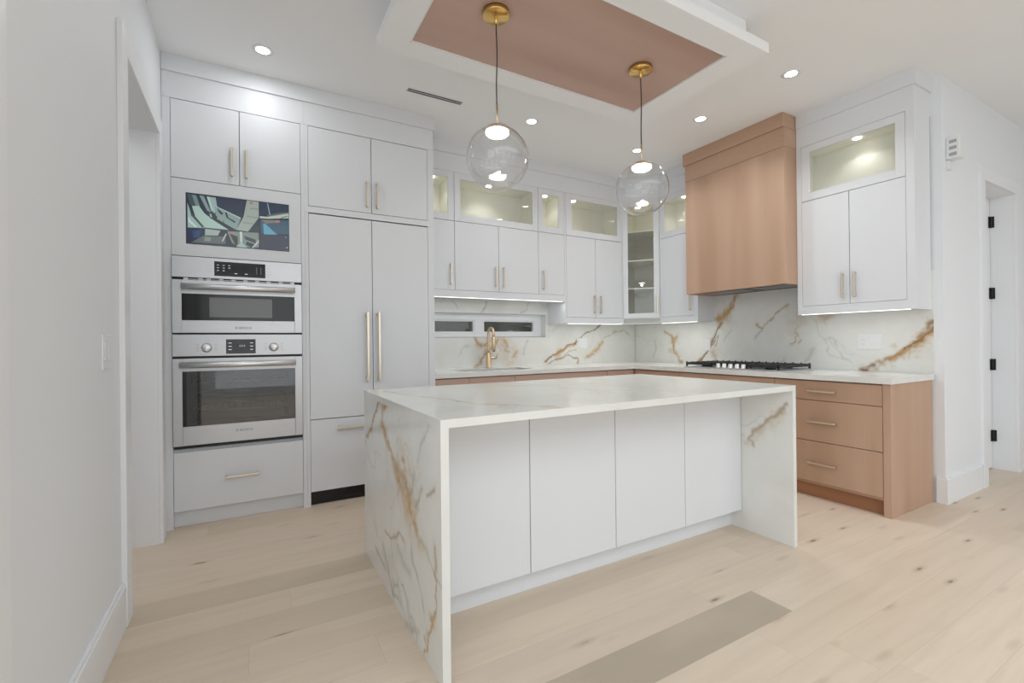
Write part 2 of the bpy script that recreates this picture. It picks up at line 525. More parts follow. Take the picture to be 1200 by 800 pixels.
def slab(name, box, face, veins, seed, parent=None, step=0.005, hole=None, loc=None, fade=1.0):
    """a stone slab: a closed box whose given face ('-y','-x','+x','+z') is finely divided so it can carry its veins"""
    x0, x1, y0, y1, z0, z1 = box
    V = []; F = []; C = []
    def addbox(a0, a1, b0, b1, c0, c1, skip=None):
        k = len(V)
        for z in (c0, c1):
            for y in (b0, b1):
                for x in (a0, a1):
                    V.append((x, y, z)); C.append(tuple(BASE))
        q = {'-z': (0, 2, 3, 1), '+z': (4, 5, 7, 6), '-y': (0, 1, 5, 4), '+y': (2, 6, 7, 3), '-x': (0, 4, 6, 2), '+x': (1, 3, 7, 5)}
        for n_, f in q.items():
            if n_ != skip: F.append(tuple(k + i for i in f))
    if hole is None:
        addbox(x0, x1, y0, y1, z0, z1, face)
    else:
        h0, h1, g0, g1 = hole
        if face == '-y':
            for bb in ((x0, h0, z0, z1), (h1, x1, z0, z1), (h0, h1, z0, g0), (h0, h1, g1, z1)):
                if bb[1] - bb[0] > 1e-4 and bb[3] - bb[2] > 1e-4: addbox(bb[0], bb[1], y0, y1, bb[2], bb[3], face)
        else:
            for bb in ((x0, h0, y0, y1), (h1, x1, y0, y1), (h0, h1, y0, g0), (h0, h1, g1, y1)):
                if bb[1] - bb[0] > 1e-4 and bb[3] - bb[2] > 1e-4: addbox(bb[0], bb[1], bb[2], bb[3], z0, z1, face)
    if face == '-y': sr, tr = (x0, x1), (z0, z1)
    elif face in ('-x', '+x'): sr, tr = (y0, y1), (z0, z1)
    else: sr, tr = (x0, x1), (y0, y1)
    def lines(r, cuts):
        n_ = max(2, int((r[1] - r[0]) / step))
        a = np.linspace(r[0], r[1], n_ + 1)
        for q in cuts:
            a[np.argmin(np.abs(a - q))] = q
        return a
    cs = hole[:2] if hole else (); ct = hole[2:] if hole else ()
    cs = [q for q in cs if sr[0] < q < sr[1]]; ct = [q for q in ct if tr[0] < q < tr[1]]
    sa, ta = lines(sr, cs), lines(tr, ct)
    S, T = np.meshgrid(sa, ta, indexing='ij')
    s, t = S.ravel(), T.ravel()
    col = paint_marble(s, t, veins, seed, fade)
    k = len(V)
    if face == '-y': P = np.stack([s, np.full(len(s), y0), t], 1)
    elif face == '-x': P = np.stack([np.full(len(s), x0), s, t], 1)
    elif face == '+x': P = np.stack([np.full(len(s), x1), s, t], 1)
    else: P = np.stack([s, t, np.full(len(s), z1)], 1)
    ns, nt_ = len(sa), len(ta)
    I = np.arange(ns * nt_).reshape(ns, nt_) + k
    Q = np.stack([I[:-1, :-1], I[1:, :-1], I[1:, 1:], I[:-1, 1:]], -1).reshape(-1, 4)
    if hole:
        cx = (sa[:-1, None] + sa[1:, None]) / 2 + 0 * ta[None, :-1]
        cy = (ta[None, :-1] + ta[None, 1:]) / 2 + 0 * sa[:-1, None]
        keep = ~((cx > hole[0]) & (cx < hole[1]) & (cy > hole[2]) & (cy < hole[3]))
        Q = Q[keep.ravel()]
    if face in ('-x',): Q = Q[:, ::-1]
    if face == '+x' or face == '-y' or face == '+z': pass
    own = np.array(loc if loc is not None else (parent['_w'] if parent is not None else (0, 0, 0)), float)
    allv = np.vstack([np.array(V).reshape(-1, 3), P]) - own
    me = bpy.data.meshes.new(name)
    me.from_pydata(allv.tolist(), [], F + [tuple(q) for q in Q.tolist()])
    at = me.color_attributes.new('marble', 'FLOAT_COLOR', 'POINT')
    cc = np.ones((len(allv), 4)); cc[:, :3] = np.vstack([np.array(C).reshape(-1, 3), col])
    at.data.foreach_set('color', cc.ravel())
    me.materials.append(STONE)
    o = bpy.data.objects.new(name, me)
    if parent is not None:
        o.parent = parent; o.location = Vector(own) - Vector(parent['_w'])
    else:
        o.location = Vector(own)
    o['_w'] = [float(q) for q in own]
    COL.objects.link(o)
    return o

V_BACK = [
    ('gold', 0.012, 0.95, [(2.01, 0.906), (2.055, 0.933), (2.108, 1.015), (2.162, 1.085), (2.229, 1.137), (2.27, 1.173), (2.298, 1.214)]),
    ('gold', 0.014, 0.9, [(2.013, 1.222), (2.046, 1.175), (2.097, 1.139), (2.149, 1.156), (2.177, 1.191)]),
    ('patch', 0.05, 0.55, [(2.394, 1.213), (2.38, 1.165), (2.393, 1.104), (2.399, 1.046), (2.406, 0.958), (2.419, 0.909)]),
    ('gold', 0.012, 0.7, [(2.519, 1.065), (2.494, 1.035), (2.469, 1.005)]),
    ('gold', 0.008, 0.6, [(2.37, 1.193), (2.411, 1.147), (2.379, 1.092), (2.431, 1.055)]),
    ('grey', 0.006, 0.3, [(1.854, 1.044), (1.892, 1.124), (1.955, 1.141)]),
    ('grey', 0.008, 0.3, [(2.666, 1.2), (2.635, 1.125), (2.605, 1.026)]),
    ('brown', 0.008, 0.95, [(2.902, 0.949), (3.043, 1.042), (3.188, 1.107), (3.337, 1.175)]),
    ('gold', 0.014, 0.7, [(3.02, 1.023), (3.14, 1.089), (3.287, 1.136)]),
    ('brown', 0.006, 0.9, [(3.387, 1.205), (3.464, 1.275), (3.594, 1.306), (3.687, 1.368)]),
    ('brown', 0.005, 0.7, [(2.925, 0.919), (3.019, 0.955), (3.114, 1.001), (3.223, 1.018), (3.284, 0.977), (3.359, 0.965), (3.346, 0.905)]),
    ('gold', 0.008, 0.5, [(3.043, 0.974), (3.187, 1.039), (3.311, 1.086)]),
    ('gold', 0.016, 0.85, [(3.486, 0.992), (3.564, 1.02), (3.644, 1.09), (3.724, 1.161)]),
    ('ochre', 0.006, 0.5, [(3.752, 1.213), (3.916, 1.286), (4.085, 1.307), (4.17, 1.243)]),
    ('grey', 0.005, 0.5, [(1.78, 1.591), (1.843, 1.516)]),
    ('grey', 0.005, 0.6, [(2.162, 1.613), (2.141, 1.55), (2.101, 1.496)]),
    ('grey', 0.006, 0.4, [(2.674, 1.603), (2.641, 1.536), (2.586, 1.498)]),
    ('brown', 0.005, 0.5, [(1.582, 1.609), (1.635, 1.628), (1.707, 1.622)]),
]
V_RIGHT = [
    ('gold', 0.012, 0.8, [(3.834, 1.284), (3.759, 1.233), (3.71, 1.192), (3.723, 1.104), (3.664, 1.007), (3.605, 0.921)]),
    ('gold', 0.02, 0.6, [(3.673, 1.202), (3.723, 1.143), (3.711, 1.094)]),
    ('ochre', 0.006, 0.4, [(3.993, 1.185), (3.981, 1.083), (4.023, 0.979)]),
    ('brown', 0.009, 0.95, [(3.409, 0.927), (3.343, 0.957), (3.256, 1.078), (3.171, 1.231), (3.088, 1.353)]),
    ('gold', 0.016, 0.95, [(3.128, 1.391), (3.048, 1.422), (2.999, 1.489), (2.97, 1.521), (2.95, 1.571), (2.93, 1.621)]),
    ('gold', 0.025, 0.5, [(3.088, 1.353), (3.048, 1.439), (2.989, 1.505)]),
    ('brown', 0.005, 0.7, [(3.321, 0.967), (3.224, 1.115), (3.13, 1.222), (3.141, 1.177), (3.172, 1.115)]),
    ('ochre', 0.022, 0.7, [(3.204, 1.052), (3.184, 0.998), (3.185, 0.944)]),
    ('grey', 0.006, 0.35, [(3.071, 1.159), (3.031, 1.22), (2.992, 1.263)]),
    ('ochre', 0.006, 0.75, [(2.718, 1.321), (2.65, 1.278), (2.583, 1.348), (2.517, 1.425), (2.422, 1.489)]),
    ('grey', 0.006, 0.4, [(2.65, 1.278), (2.693, 1.23), (2.737, 1.19)]),
    ('ochre', 0.05, 0.25, [(2.318, 1.382), (2.334, 1.322), (2.35, 1.246)]),
    ('ochre', 0.006, 0.6, [(2.32, 1.276), (2.35, 1.246), (2.328, 1.215), (2.343, 1.154), (2.381, 1.131)]),
    ('ochre', 0.005, 0.5, [(2.328, 1.215), (2.291, 1.177), (2.306, 1.146)]),
    ('brown', 0.013, 0.95, [(1.829, 0.909), (1.747, 0.967), (1.652, 1.019), (1.582, 1.059), (1.505, 1.124), (1.469, 1.167), (1.429, 1.241), (1.385, 1.307)]),
    ('gold', 0.016, 0.85, [(1.691, 0.992), (1.609, 1.04), (1.546, 1.079), (1.479, 1.136), (1.43, 1.198), (1.384, 1.233)]),
    ('brown', 0.005, 0.8, [(1.556, 1.085), (1.494, 1.149), (1.459, 1.167), (1.415, 1.21), (1.381, 1.258)]),
    ('gold', 0.02, 0.5, [(2.183, 1.393), (2.114, 1.364), (2.048, 1.385)]),
    ('grey', 0.006, 0.35, [(2.54, 0.869), (2.483, 0.959), (2.443, 1.014)]),
    ('grey', 0.008, 0.3, [(2.265, 0.966), (2.221, 1.042), (2.2, 1.094)]),
]
V_LEGL = [
    ('brown', 0.008, 0.9, [(2.299, 0.909), (2.393, 0.837), (2.502, 0.736), (2.654, 0.659)]),
    ('gold', 0.007, 0.7, [(2.498, 0.736), (2.581, 0.686), (2.668, 0.633)]),
    ('gold', 0.017, 0.95, [(2.183, 0.898), (2.274, 0.851), (2.297, 0.782), (2.19, 0.716), (2.109, 0.661), (2.032, 0.609), (1.989, 0.561)]),
    ('gold', 0.018, 0.9, [(1.926, 0.683), (1.916, 0.621), (1.877, 0.559), (1.852, 0.503), (1.767, 0.454)]),
    ('gold', 0.045, 0.6, [(2.018, 0.63), (1.967, 0.59), (1.894, 0.563), (1.872, 0.516)]),
    ('gold', 0.018, 0.6, [(2.018, 0.622), (1.98, 0.594), (1.915, 0.639)]),
    ('grey', 0.008, 0.4, [(1.578, 0.902), (1.63, 0.854), (1.69, 0.799), (1.735, 0.725)]),
    ('brown', 0.006, 0.55, [(1.546, 0.667), (1.591, 0.646), (1.637, 0.625)]),
    ('grey', 0.007, 0.6, [(1.695, 0.633), (1.727, 0.592), (1.764, 0.538)]),
    ('grey', 0.007, 0.5, [(1.799, 0.639), (1.812, 0.595), (1.847, 0.551)]),
    ('ochre', 0.009, 0.7, [(1.553, 0.461), (1.558, 0.414), (1.564, 0.366)]),
    ('gold', 0.006, 0.85, [(1.564, 0.366), (1.557, 0.309), (1.55, 0.264), (1.551, 0.228), (1.587, 0.173), (1.635, 0.085), (1.691, 0.006)]),
    ('gold', 0.008, 0.7, [(1.605, 0.179), (1.579, 0.162)]),
    ('gold', 0.008, 0.7, [(1.684, 0.068), (1.665, 0.047)]),
    ('grey', 0.01, 0.5, [(2.289, 0.183), (2.211, 0.131), (2.124, 0.034), (1.987, 0.057)]),
    ('grey', 0.01, 0.5, [(1.914, -0.004), (1.798, 0.022)]),
    ('grey', 0.012, 0.4, [(2.031, 0.28), (1.967, 0.25), (1.858, 0.234)]),
    ('ochre', 0.01, 0.5, [(1.76, 0.516), (1.806, 0.451), (1.742, 0.422), (1.663, 0.403)]),
    ('brown', 0.006, 0.5, [(2.236, 0.276), (2.144, 0.277), (2.002, 0.358), (1.926, 0.338)]),
    ('brown', 0.006, 0.4, [(2.449, 0.122), (2.343, 0.099), (2.244, 0.085)]),
]
V_LEGR = [
    ('brown', 0.007, 0.6, [(1.532, 0.806), (1.568, 0.745), (1.609, 0.717), (1.642, 0.699), (1.704, 0.637), (1.76, 0.569), (1.736, 0.52)]),
    ('ochre', 0.015, 0.35, [(1.568, 0.738), (1.646, 0.672), (1.716, 0.604), (1.766, 0.533)]),
]
V_TOP = [
    ('ochre', 0.006, 0.6, [(0.653, 2.578), (0.68, 2.355), (0.735, 2.199), (0.802, 2.014), (0.845, 1.806)]),
    ('tan', 0.01, 0.7, [(0.845, 1.806), (0.931, 1.715), (0.998, 1.638), (1.051, 1.571), (1.078, 1.494)]),
    ('tan', 0.012, 0.25, [(0.812, 2.637), (1.099, 2.555), (1.416, 2.39), (1.891, 2.251)]),
    ('grey', 0.012, 0.2, [(1.077, 2.778), (1.49, 2.625), (1.581, 2.026), (1.885, 1.701)]),
    ('tan', 0.01, 0.3, [(1.024, 1.531), (1.0, 1.438), (1.066, 1.447), (1.193, 1.475)]),
]
# ------------------------------------------------------------------ the room
H = 3.04
YO = 3.644      # front of the tall cabinets
YU = 4.0        # front of the wall cabinets on the back wall
XU = 4.01       # front of the wall cabinets on the right wall
YS, XS = 4.33, 4.26   # faces of the backsplashes
struct('floor', MB().box(-4.2, 8.2, -5.2, 5.2, -0.1, 0), FLOORM)
struct('ceiling', MB().box(-4.2, 8.2, -5.2, 5.2, H, H + 0.1), CEIL)
# back wall with the window opening
struct('wall_back', MB().box(-4.2, 1.38, 4.345, 4.6, 0, H).box(2.91, 8.2, 4.345, 4.6, 0, H).box(1.38, 2.91, 4.345, 4.6, 0, 1.232).box(1.38, 2.91, 4.345, 4.6, 1.482, H), WALL)
struct('wall_right', MB().box(4.275, 4.45, 1.335, 4.345, 0, H), WALL)
# wall that turns off to the right, with the door opening
DX0, DX1, DZ = 5.05, 5.79, 2.415
struct('wall_hall', MB().box(4.45, DX0, 1.335, 1.53, 0, H).box(DX1, 8.2, 1.335, 1.53, 0, H).box(DX0, DX1, 1.335, 1.53, DZ, H), WALL)
XL_ = -0.47
EDGE_Y = 1.403
LY0, LY1, LZ = 2.59, 3.44, 2.45
struct('wall_left', MB().box(-0.66, XL_, 1.28, LY0, 0, H).box(-0.66, XL_, LY1, 4.345, 0, H).box(-0.66, XL_, LY0, LY1, LZ, H), WALL)
struct('wall_entry', MB().box(-4.2, -0.66, 1.28, 1.41, 0, H), WALL)
struct('wall_passage', MB().box(-2.2, -2.1, 1.41, 4.345, 0, H), WALL)
struct('wall_near', MB().box(-4.2, 8.2, -5.2, -5.0, 0, H), WALL)
struct('wall_west', MB().box(-4.2, -4.0, -5.0, 1.28, 0, H), WALL)
struct('wall_east', MB().box(8.0, 8.2, -5.0, 1.335, 0, H), WALL)

# baseboards: a flat board with a thinner top edge
struct('baseboard_left', MB().box(XL_, XL_ + 0.016, EDGE_Y, 2.487, 0, 0.175, 0.002).box(XL_, XL_ + 0.010, EDGE_Y, 2.487, 0.175, 0.19, 0.002), TRIM)
struct('baseboard_entry', MB().box(-4.0, -0.58, 1.264, 1.28, 0, 0.19, 0.002), TRIM)
struct('trim_8', MB().box(XL_, -0.448, 1.28, EDGE_Y, 0, H, 0.002).box(-0.58, -0.448, 1.258, 1.28, 0, H, 0.002), TRIM)
struct('baseboard_hall', MB().box(4.259, 4.275, 1.335, 1.38, 0, 0.172).box(4.259, 4.945, 1.319, 1.335, 0, 0.172)
       .box(4.265, 4.275, 1.335, 1.38, 0.172, 0.187).box(4.265, 4.945, 1.325, 1.335, 0.172, 0.187), TRIM)
struct('baseboard_right', MB().box(5.895, 8.0, 1.319, 1.335, 0, 0.175, 0.002).box(5.895, 8.0, 1.325, 1.335, 0.175, 0.19, 0.002), TRIM)

# left doorway: casing boards and jamb lining
t1 = MB()
t1.box(XL_, XL_ + 0.02, LY0 - 0.10, LY0 + 0.004, 0, LZ + 0.1, 0.002)
t1.box(XL_, XL_ + 0.02, LY1 - 0.004, LY1 + 0.10, 0, LZ + 0.1, 0.002)
t1.box(XL_, XL_ + 0.02, LY0 + 0.004, LY1 - 0.004, LZ - 0.004, LZ + 0.1, 0.002)
struct('trim_1', t1, TRIM)
struct('trim_2', MB().box(-0.66, XL_, LY0, LY0 + 0.004, 0, LZ).box(-0.66, XL_, LY1 - 0.004, LY1, 0, LZ).box(-0.66, XL_, LY0 + 0.004, LY1 - 0.004, LZ - 0.004, LZ), TRIM)
# right doorway: casing
t3 = MB()
t3.box(DX0 - 0.10, DX0 + 0.002, 1.315, 1.335, 0, DZ + 0.095, 0.002)
t3.box(DX1 - 0.002, DX1 + 0.10, 1.315, 1.335, 0, DZ + 0.095, 0.002)
t3.box(DX0 + 0.002, DX1 - 0.002, 1.315, 1.335, DZ - 0.002, DZ + 0.095, 0.002)
struct('trim_3', t3, TRIM)
door = sthing('door_1', (5.42, 1.49, 0))
struct('door_leaf', MB().box(DX0 + 0.006, DX1 - 0.012, 1.482, 1.522, 0.012, DZ - 0.006, 0.002), TRIM, door)
struct('door_jamb', MB().box(DX1 - 0.006, DX1, 1.335, 1.53, 0, DZ).box(DX0, DX0 + 0.004, 1.335, 1.53, 0, DZ).box(DX0 + 0.004, DX1 - 0.006, 1.335, 1.53, DZ - 0.004, DZ), TRIM, door)
for z in (2.20, 1.565, 0.93, 0.295):
    hb = MB()
    hb.cyl((DX1 - 0.012, 1.474, z - 0.05), 0.010, 0.10, 'z', 14, 0.002)
    hb.box(DX1 - 0.0085, DX1 - 0.006, 1.452, 1.474, z - 0.05, z + 0.05, 0.001)
    hb.box(DX1 - 0.045, DX1 - 0.014, 1.478, 1.482, z - 0.05, z + 0.05, 0.001)
    hb.build('hinge', BLACKM, door)['label'] = 'matte black hinge'

# window above the sink
WY = 4.42
win = sthing('window_1', (2.1, WY, 1.232))
f = MB()
f.box(1.38, 2.91, WY, WY + 0.06, 1.232, 1.279, 0.002); f.box(1.38, 2.91, WY, WY + 0.06, 1.409, 1.482, 0.002)
f.box(2.81, 2.91, WY, WY + 0.06, 1.279, 1.409, 0.002); f.box(1.38, 1.44, WY, WY + 0.06, 1.279, 1.409, 0.002)
f.box(2.065, 2.17, WY, WY + 0.06, 1.279, 1.409, 0.002)
f.build('window_frame', TRIM, win)
f = MB(); f.frame(1.44, 2.065, 1.279, 1.409, WY + 0.012, WY + 0.05, 0.012); f.frame(2.17, 2.81, 1.279, 1.409, WY + 0.012, WY + 0.05, 0.012)
f.build('window_sash', TRIM, win)
MB().box(1.452, 2.053, WY + 0.03, WY + 0.032, 1.291, 1.397).build('pane', WGLASS, win)
MB().box(2.182, 2.798, WY + 0.03, WY + 0.032, 1.291, 1.397).build('pane', WGLASS, win)

# dropped ceiling border around the timber panel
BX0, BX1, BY0, BY1, BZ = 0.634, 2.63, 1.58, 2.61, 2.83
TX0, TX1, TY0, TY1 = 0.784, 2.44, 1.717, 2.474
tr = sthing('trim_4', (1.63, 2.1, BZ))
b = MB()
b.box(BX0, TX0, BY0, BY1, BZ, BZ + 0.06, 0.001); b.box(TX1, BX1, BY0, BY1, BZ, BZ + 0.06, 0.001)
b.box(TX0, TX1, BY0, TY0, BZ, BZ + 0.06, 0.001); b.box(TX0, TX1, TY1, BY1, BZ, BZ + 0.06, 0.001)
b.build('lower_border', CEIL, tr)
MB().box(BX0 + 0.085, BX1 - 0.085, BY0 + 0.085, BY1 - 0.085, BZ + 0.06, H).build('upper_border', CEIL, tr)
MB().box(TX0, TX1, TY0, TY1, BZ + 0.008, BZ + 0.06).build('timber_panel', WOODX, tr)['label'] = 'pinkish oak veneer panel'
e = MB()
e.box(TX0, TX1, TY1 - 0.006, TY1, BZ - 0.002, BZ + 0.008); e.box(TX0, TX1, TY0, TY0 + 0.006, BZ - 0.002, BZ + 0.008)
e.box(TX0, TX0 + 0.006, TY0, TY1, BZ - 0.002, BZ + 0.008); e.box(TX1 - 0.006, TX1, TY0, TY1, BZ - 0.002, BZ + 0.008)
e.build('panel_edging', TRIM, tr)

# ------------------------------------------------------------------ cabinet parts
GAP = 0.0022
def bar_handle(parent, p0, p1, out, w=0.011, stand=0.03, mat=GOLD):
    """square bar with two short posts; out is the unit vector away from the door"""
    p0, p1, out = Vector(p0), Vector(p1), Vector(out)
    ax = (p1 - p0); ln = ax.length; ax.normalize()
    mb = MB()
    side = ax.cross(out)
    def obox(c, hx, hy, hz, bev):
        t = MB().box(-hx, hx, -hy, hy, -hz, hz, bev)
        M = Matrix((ax, side, out)).transposed().to_4x4(); M.translation = c
        t.xform(M)
        me = bpy.data.meshes.new('tmp'); t.bm.to_mesh(me); t.bm.free(); mb.bm.from_mesh(me); bpy.data.meshes.remove(me)
    obox((p0 + p1) / 2 + out * (stand - w / 2), ln / 2, w / 2, w / 2, 0.0015)
    for q in (p0 + ax * w, p1 - ax * w):
        obox(q + out * ((stand - w) / 2), w * 0.75, w * 0.62, (stand - w) / 2 + 0.001, 0.001)
    return mb.build('handle', mat, parent, loc=tuple((p0 + p1) / 2))

def fdoor(parent, x0, x1, z0, z1, y, name='door', mat=None, th=0.02):
    """a flat slab door facing -y"""
    return MB().box(x0 + GAP, x1 - GAP, y, y + th, z0 + GAP, z1 - GAP, 0.0015).build(name, mat or WHITE, parent, loc=((x0 + x1) / 2, y, z0))
def rdoor(parent, y0, y1, z0, z1, x, name='door', mat=None, th=0.02):
    """a flat slab door facing -x"""
    return MB().box(x, x + th, y0 + GAP, y1 - GAP, z0 + GAP, z1 - GAP, 0.0015).build(name, mat or WHITE, parent, loc=(x, (y0 + y1) / 2, z0))
def fglass(parent, x0, x1, z0, z1, y, wl, wr, wb, wt, name='glass_door'):
    x0 += GAP; x1 -= GAP; z0 += GAP; z1 -= GAP
    b = MB()
    b.box(x0, x0 + wl, y, y + 0.02, z0, z1, 0.001).box(x1 - wr, x1, y, y + 0.02, z0, z1, 0.001)
    b.box(x0 + wl, x1 - wr, y, y + 0.02, z0, z0 + wb, 0.001).box(x0 + wl, x1 - wr, y, y + 0.02, z1 - wt, z1, 0.001)
    d = b.build(name, WHITE, parent, loc=((x0 + x1) / 2, y, z0))
    MB().box(x0 + wl, x1 - wr, y + 0.010, y + 0.014, z0 + wb, z1 - wt).build('pane', GLASS, d)
    return d
def lamp_point(name, loc, power, color=(1, 0.98, 0.93), r=0.02, spot=None, parent=None):
    d = bpy.data.lights.new(name, 'SPOT' if spot else 'POINT')
    d.energy = power; d.color = color; d.shadow_soft_size = r
    if spot: d.spot_size = math.radians(spot); d.spot_blend = 0.6
    o = bpy.data.objects.new(name, d)
    if parent is not None:
        o.parent = parent; o.location = Vector(loc) - Vector(parent['_w'])
    else: o.location = loc
    COL.objects.link(o); return o

# ------------------------------------------------------------------ tall cabinets on the left
X0, X1 = -0.425, 0.336      # oven column opening
oc = thing('oven_cabinet', 'tall white cabinet housing the monitor, microwave and oven beside the left wall', 'cabinet', (-0.045, YO, 0))
b = MB()
YB = 4.34
b.box(-0.468, X0, YO, YB, 0, 2.77, 0.001)             # left stile / side
b.box(X1, 0.36, YO, YB, 0, 2.77, 0.001)
b.box(X0, X1, YO + 0.026, YB, 2.262, 2.765)           # upper box
b.box(X0, X1, YO + 0.10, YB, 1.755, 2.262)
b.box(X0, X1, YO + 0.021, YB, 0.105, 0.490)
b.box(X0, X1, YB - 0.02, YB, 0.49, 1.755)             # back
b.box(X0, X1, YO + 0.03, YB, 0.49, 0.508); b.box(X0, X1, YO + 0.03, YB, 1.2495, 1.2525)
b.build('carcass', WHITE, oc)
MB().box(-0.468, 0.36, YO, YO + 0.02, 2.766, 2.931).build('frieze', WHITE, oc)
MB().box(X0, X1, YO + 0.045, YO + 0.065, 0, 0.104).build('toe_kick', WHITE, oc)
d = fdoor(oc, X0, -0.043, 2.257, 2.764, YO); bar_handle(d, (-0.088, YO, 2.312), (-0.088, YO, 2.503), (0, -1, 0))
d = fdoor(oc, -0.043, X1, 2.257, 2.764, YO); bar_handle(d, (-0.003, YO, 2.312), (-0.003, YO, 2.503), (0, -1, 0))
d = fdoor(oc, X0, X1, 0.106, 0.489, YO, 'drawer'); bar_handle(d, (-0.138, YO, 0.296), (0.055, YO, 0.296), (0, -1, 0))

# built in monitor showing security camera views
mon = thing('wall_monitor', 'built-in screen in a white surround showing security camera views, above the microwave', 'monitor', (-0.045, YO, 1.757))
b = MB()
SX0, SX1, SZ0, SZ1 = -0.347, 0.258, 1.836, 2.170
b.box(X0 + 0.002, SX0, YO, YO + 0.022, 1.758, 2.255, 0.001).box(SX1, X1 - 0.002, YO, YO + 0.022, 1.758, 2.255, 0.001)
b.box(SX0, SX1, YO, YO + 0.022, 1.758, SZ0, 0.001).box(SX0, SX1, YO, YO + 0.022, SZ1, 2.255, 0.001)
b.build('surround', WHITE, mon)
scr = MB()
scr_m = []
def sm(col, s=0.8):
    M = emit('screen_tone_%d' % len(scr_m), col, s); M.node_tree.nodes['Principled BSDF'].inputs['Base Color'].default_value = (0.01, 0.01, 0.01, 1)
    M.node_tree.nodes['Principled BSDF'].inputs['Roughness'].default_value = 0.15
    scr_m.append(M); return len(scr_m) - 1
scr.mi = sm((34, 42, 58)); scr.box(SX0, SX1, YO + 0.004, YO + 0.02, SZ0, SZ1)
lay = [0]
def spoly(col, pts):
    scr.mi = sm(col); lay[0] += 1
    y = YO + 0.004 - 0.00012 * lay[0]
    out = []
    for X, Y in pts:
        u = (X - 62) / 1041.0
        top = 88 + 0.12 * (X - 62); bot = 603 + 0.077 * (X - 68)
        v = (Y - top) / (bot - top)
        u = min(max(u, 0.004), 0.996); v = min(max(v, 0.006), 0.994)
        out.append((SX0 + u * (SX1 - SX0), y, SZ1 - v * (SZ1 - SZ0)))
    scr.poly(out)
spoly((42, 52, 72), [(355, 130), (650, 165), (600, 340), (340, 225)])
spoly((62, 74, 80), [(75, 100), (120, 110), (200, 330), (100, 200)])
spoly((160, 186, 178), [(120, 225), (185, 222), (240, 300), (330, 370), (470, 462), (240, 440), (150, 330)])
spoly((148, 174, 168), [(78, 190), (110, 300), (200, 400), (240, 445), (80, 440)])
spoly((60, 74, 76), [(84, 200), (118, 300), (205, 400), (230, 440), (215, 440), (112, 320)])
spoly((190, 208, 202), [(84, 330), (110, 372), (170, 436), (150, 438), (84, 380)])
spoly((104, 128, 128), [(120, 112), (160, 116), (195, 225), (155, 222)])
spoly((122, 148, 146), [(190, 118), (232, 124), (300, 290), (262, 270)])
spoly((146, 170, 168), [(258, 128), (345, 140), (360, 235), (335, 300), (300, 270)])
spoly((176, 196, 190), [(262, 128), (284, 132), (322, 270), (308, 262)])
spoly((128, 150, 146), [(340, 225), (595, 345), (545, 462), (345, 350)])
spoly((176, 196, 190), [(340, 228), (350, 226), (592, 340), (588, 350)])
spoly((28, 36, 40), [(362, 240), (378, 262), (420, 300), (400, 312), (370, 280)])
spoly((28, 36, 40), [(435, 290), (452, 286), (470, 340), (540, 380), (530, 392), (450, 340)])
spoly((44, 54, 56), [(270, 285), (315, 300), (325, 350), (290, 350)])
spoly((150, 172, 168), [(284, 300), (302, 305), (310, 336), (296, 338)])
spoly((30, 40, 42), [(335, 310), (360, 330), (350, 375), (338, 360)])
spoly((36, 46, 48), [(345, 350), (360, 355), (540, 460), (520, 462), (420, 410)])
spoly((30, 38, 40), [(418, 370), (424, 370), (424, 420), (418, 418)])
spoly((152, 164, 156), [(655, 165), (778, 182), (778, 340), (665, 480), (545, 462), (620, 330)])
spoly((132, 144, 138), [(690, 240), (778, 250), (778, 262), (684, 254)])
spoly((132, 144, 138), [(655, 320), (770, 335), (762, 348), (650, 333)])
spoly((136, 148, 142), [(620, 380), (735, 396), (722, 412), (612, 396)])
spoly((44, 52, 66), [(778, 345), (778, 492), (668, 480)])
spoly((176, 108, 98), [(688, 180), (716, 184), (712, 208), (686, 203)])
spoly((28, 40, 70), [(78, 445), (240, 455), (222, 572), (80, 570)])
spoly((44, 66, 104), [(120, 470), (200, 472), (190, 540), (130, 540)])
spoly((152, 166, 158), [(242, 452), (390, 470), (365, 520), (240, 518)])
spoly((88, 98, 94), [(226, 522), (440, 530), (440, 606), (110, 590)])
spoly((120, 132, 126), [(240, 530), (300, 540), (290, 580), (230, 575)])
spoly((120, 134, 128), [(455, 476), (775, 492), (775, 640), (560, 636), (500, 590)])
spoly((56, 52, 54), [(480, 500), (560, 530), (560, 600), (540, 630)])
spoly((50, 60, 62), [(620, 520), (740, 560), (750, 600), (640, 560)])
spoly((40, 50, 52), [(650, 580), (740, 610), (700, 640), (640, 610)])
spoly((196, 206, 200), [(580, 480), (604, 482), (604, 600), (588, 600)])
spoly((150, 180, 170), [(545, 630), (598, 585), (655, 642)])
spoly((170, 118, 104), [(475, 478), (525, 482), (520, 500), (480, 496)])
spoly((182, 190, 184), [(440, 500), (452, 505), (412, 580), (402, 575)])
spoly((176, 188, 182), [(776, 560), (776, 590), (715, 645), (700, 642)])
spoly((38, 52, 74), [(788, 186), (1098, 222), (1098, 300), (788, 320)])
spoly((88, 104, 96), [(860, 316), (1040, 290), (1098, 288), (1098, 305), (870, 330)])
spoly((178, 188, 178), [(788, 325), (870, 332), (1098, 300), (1098, 348), (880, 352), (788, 346)])
spoly((96, 104, 100), [(1010, 340), (1090, 322), (1092, 330), (1012, 350)])
spoly((150, 168, 170), [(866, 196), (876, 197), (900, 312), (890, 314)])
spoly((50, 84, 102), [(790, 365), (1098, 372), (1098, 512), (800, 505)])
spoly((118, 118, 106), [(800, 362), (1000, 368), (990, 392), (850, 400)])
spoly((92, 156, 178), [(822, 398), (845, 402), (972, 512), (830, 508)])
spoly((186, 112, 96), [(958, 370), (1002, 373), (998, 390), (958, 387)])
spoly((48, 52, 68), [(788, 508), (1098, 520), (1098, 680), (788, 656)])
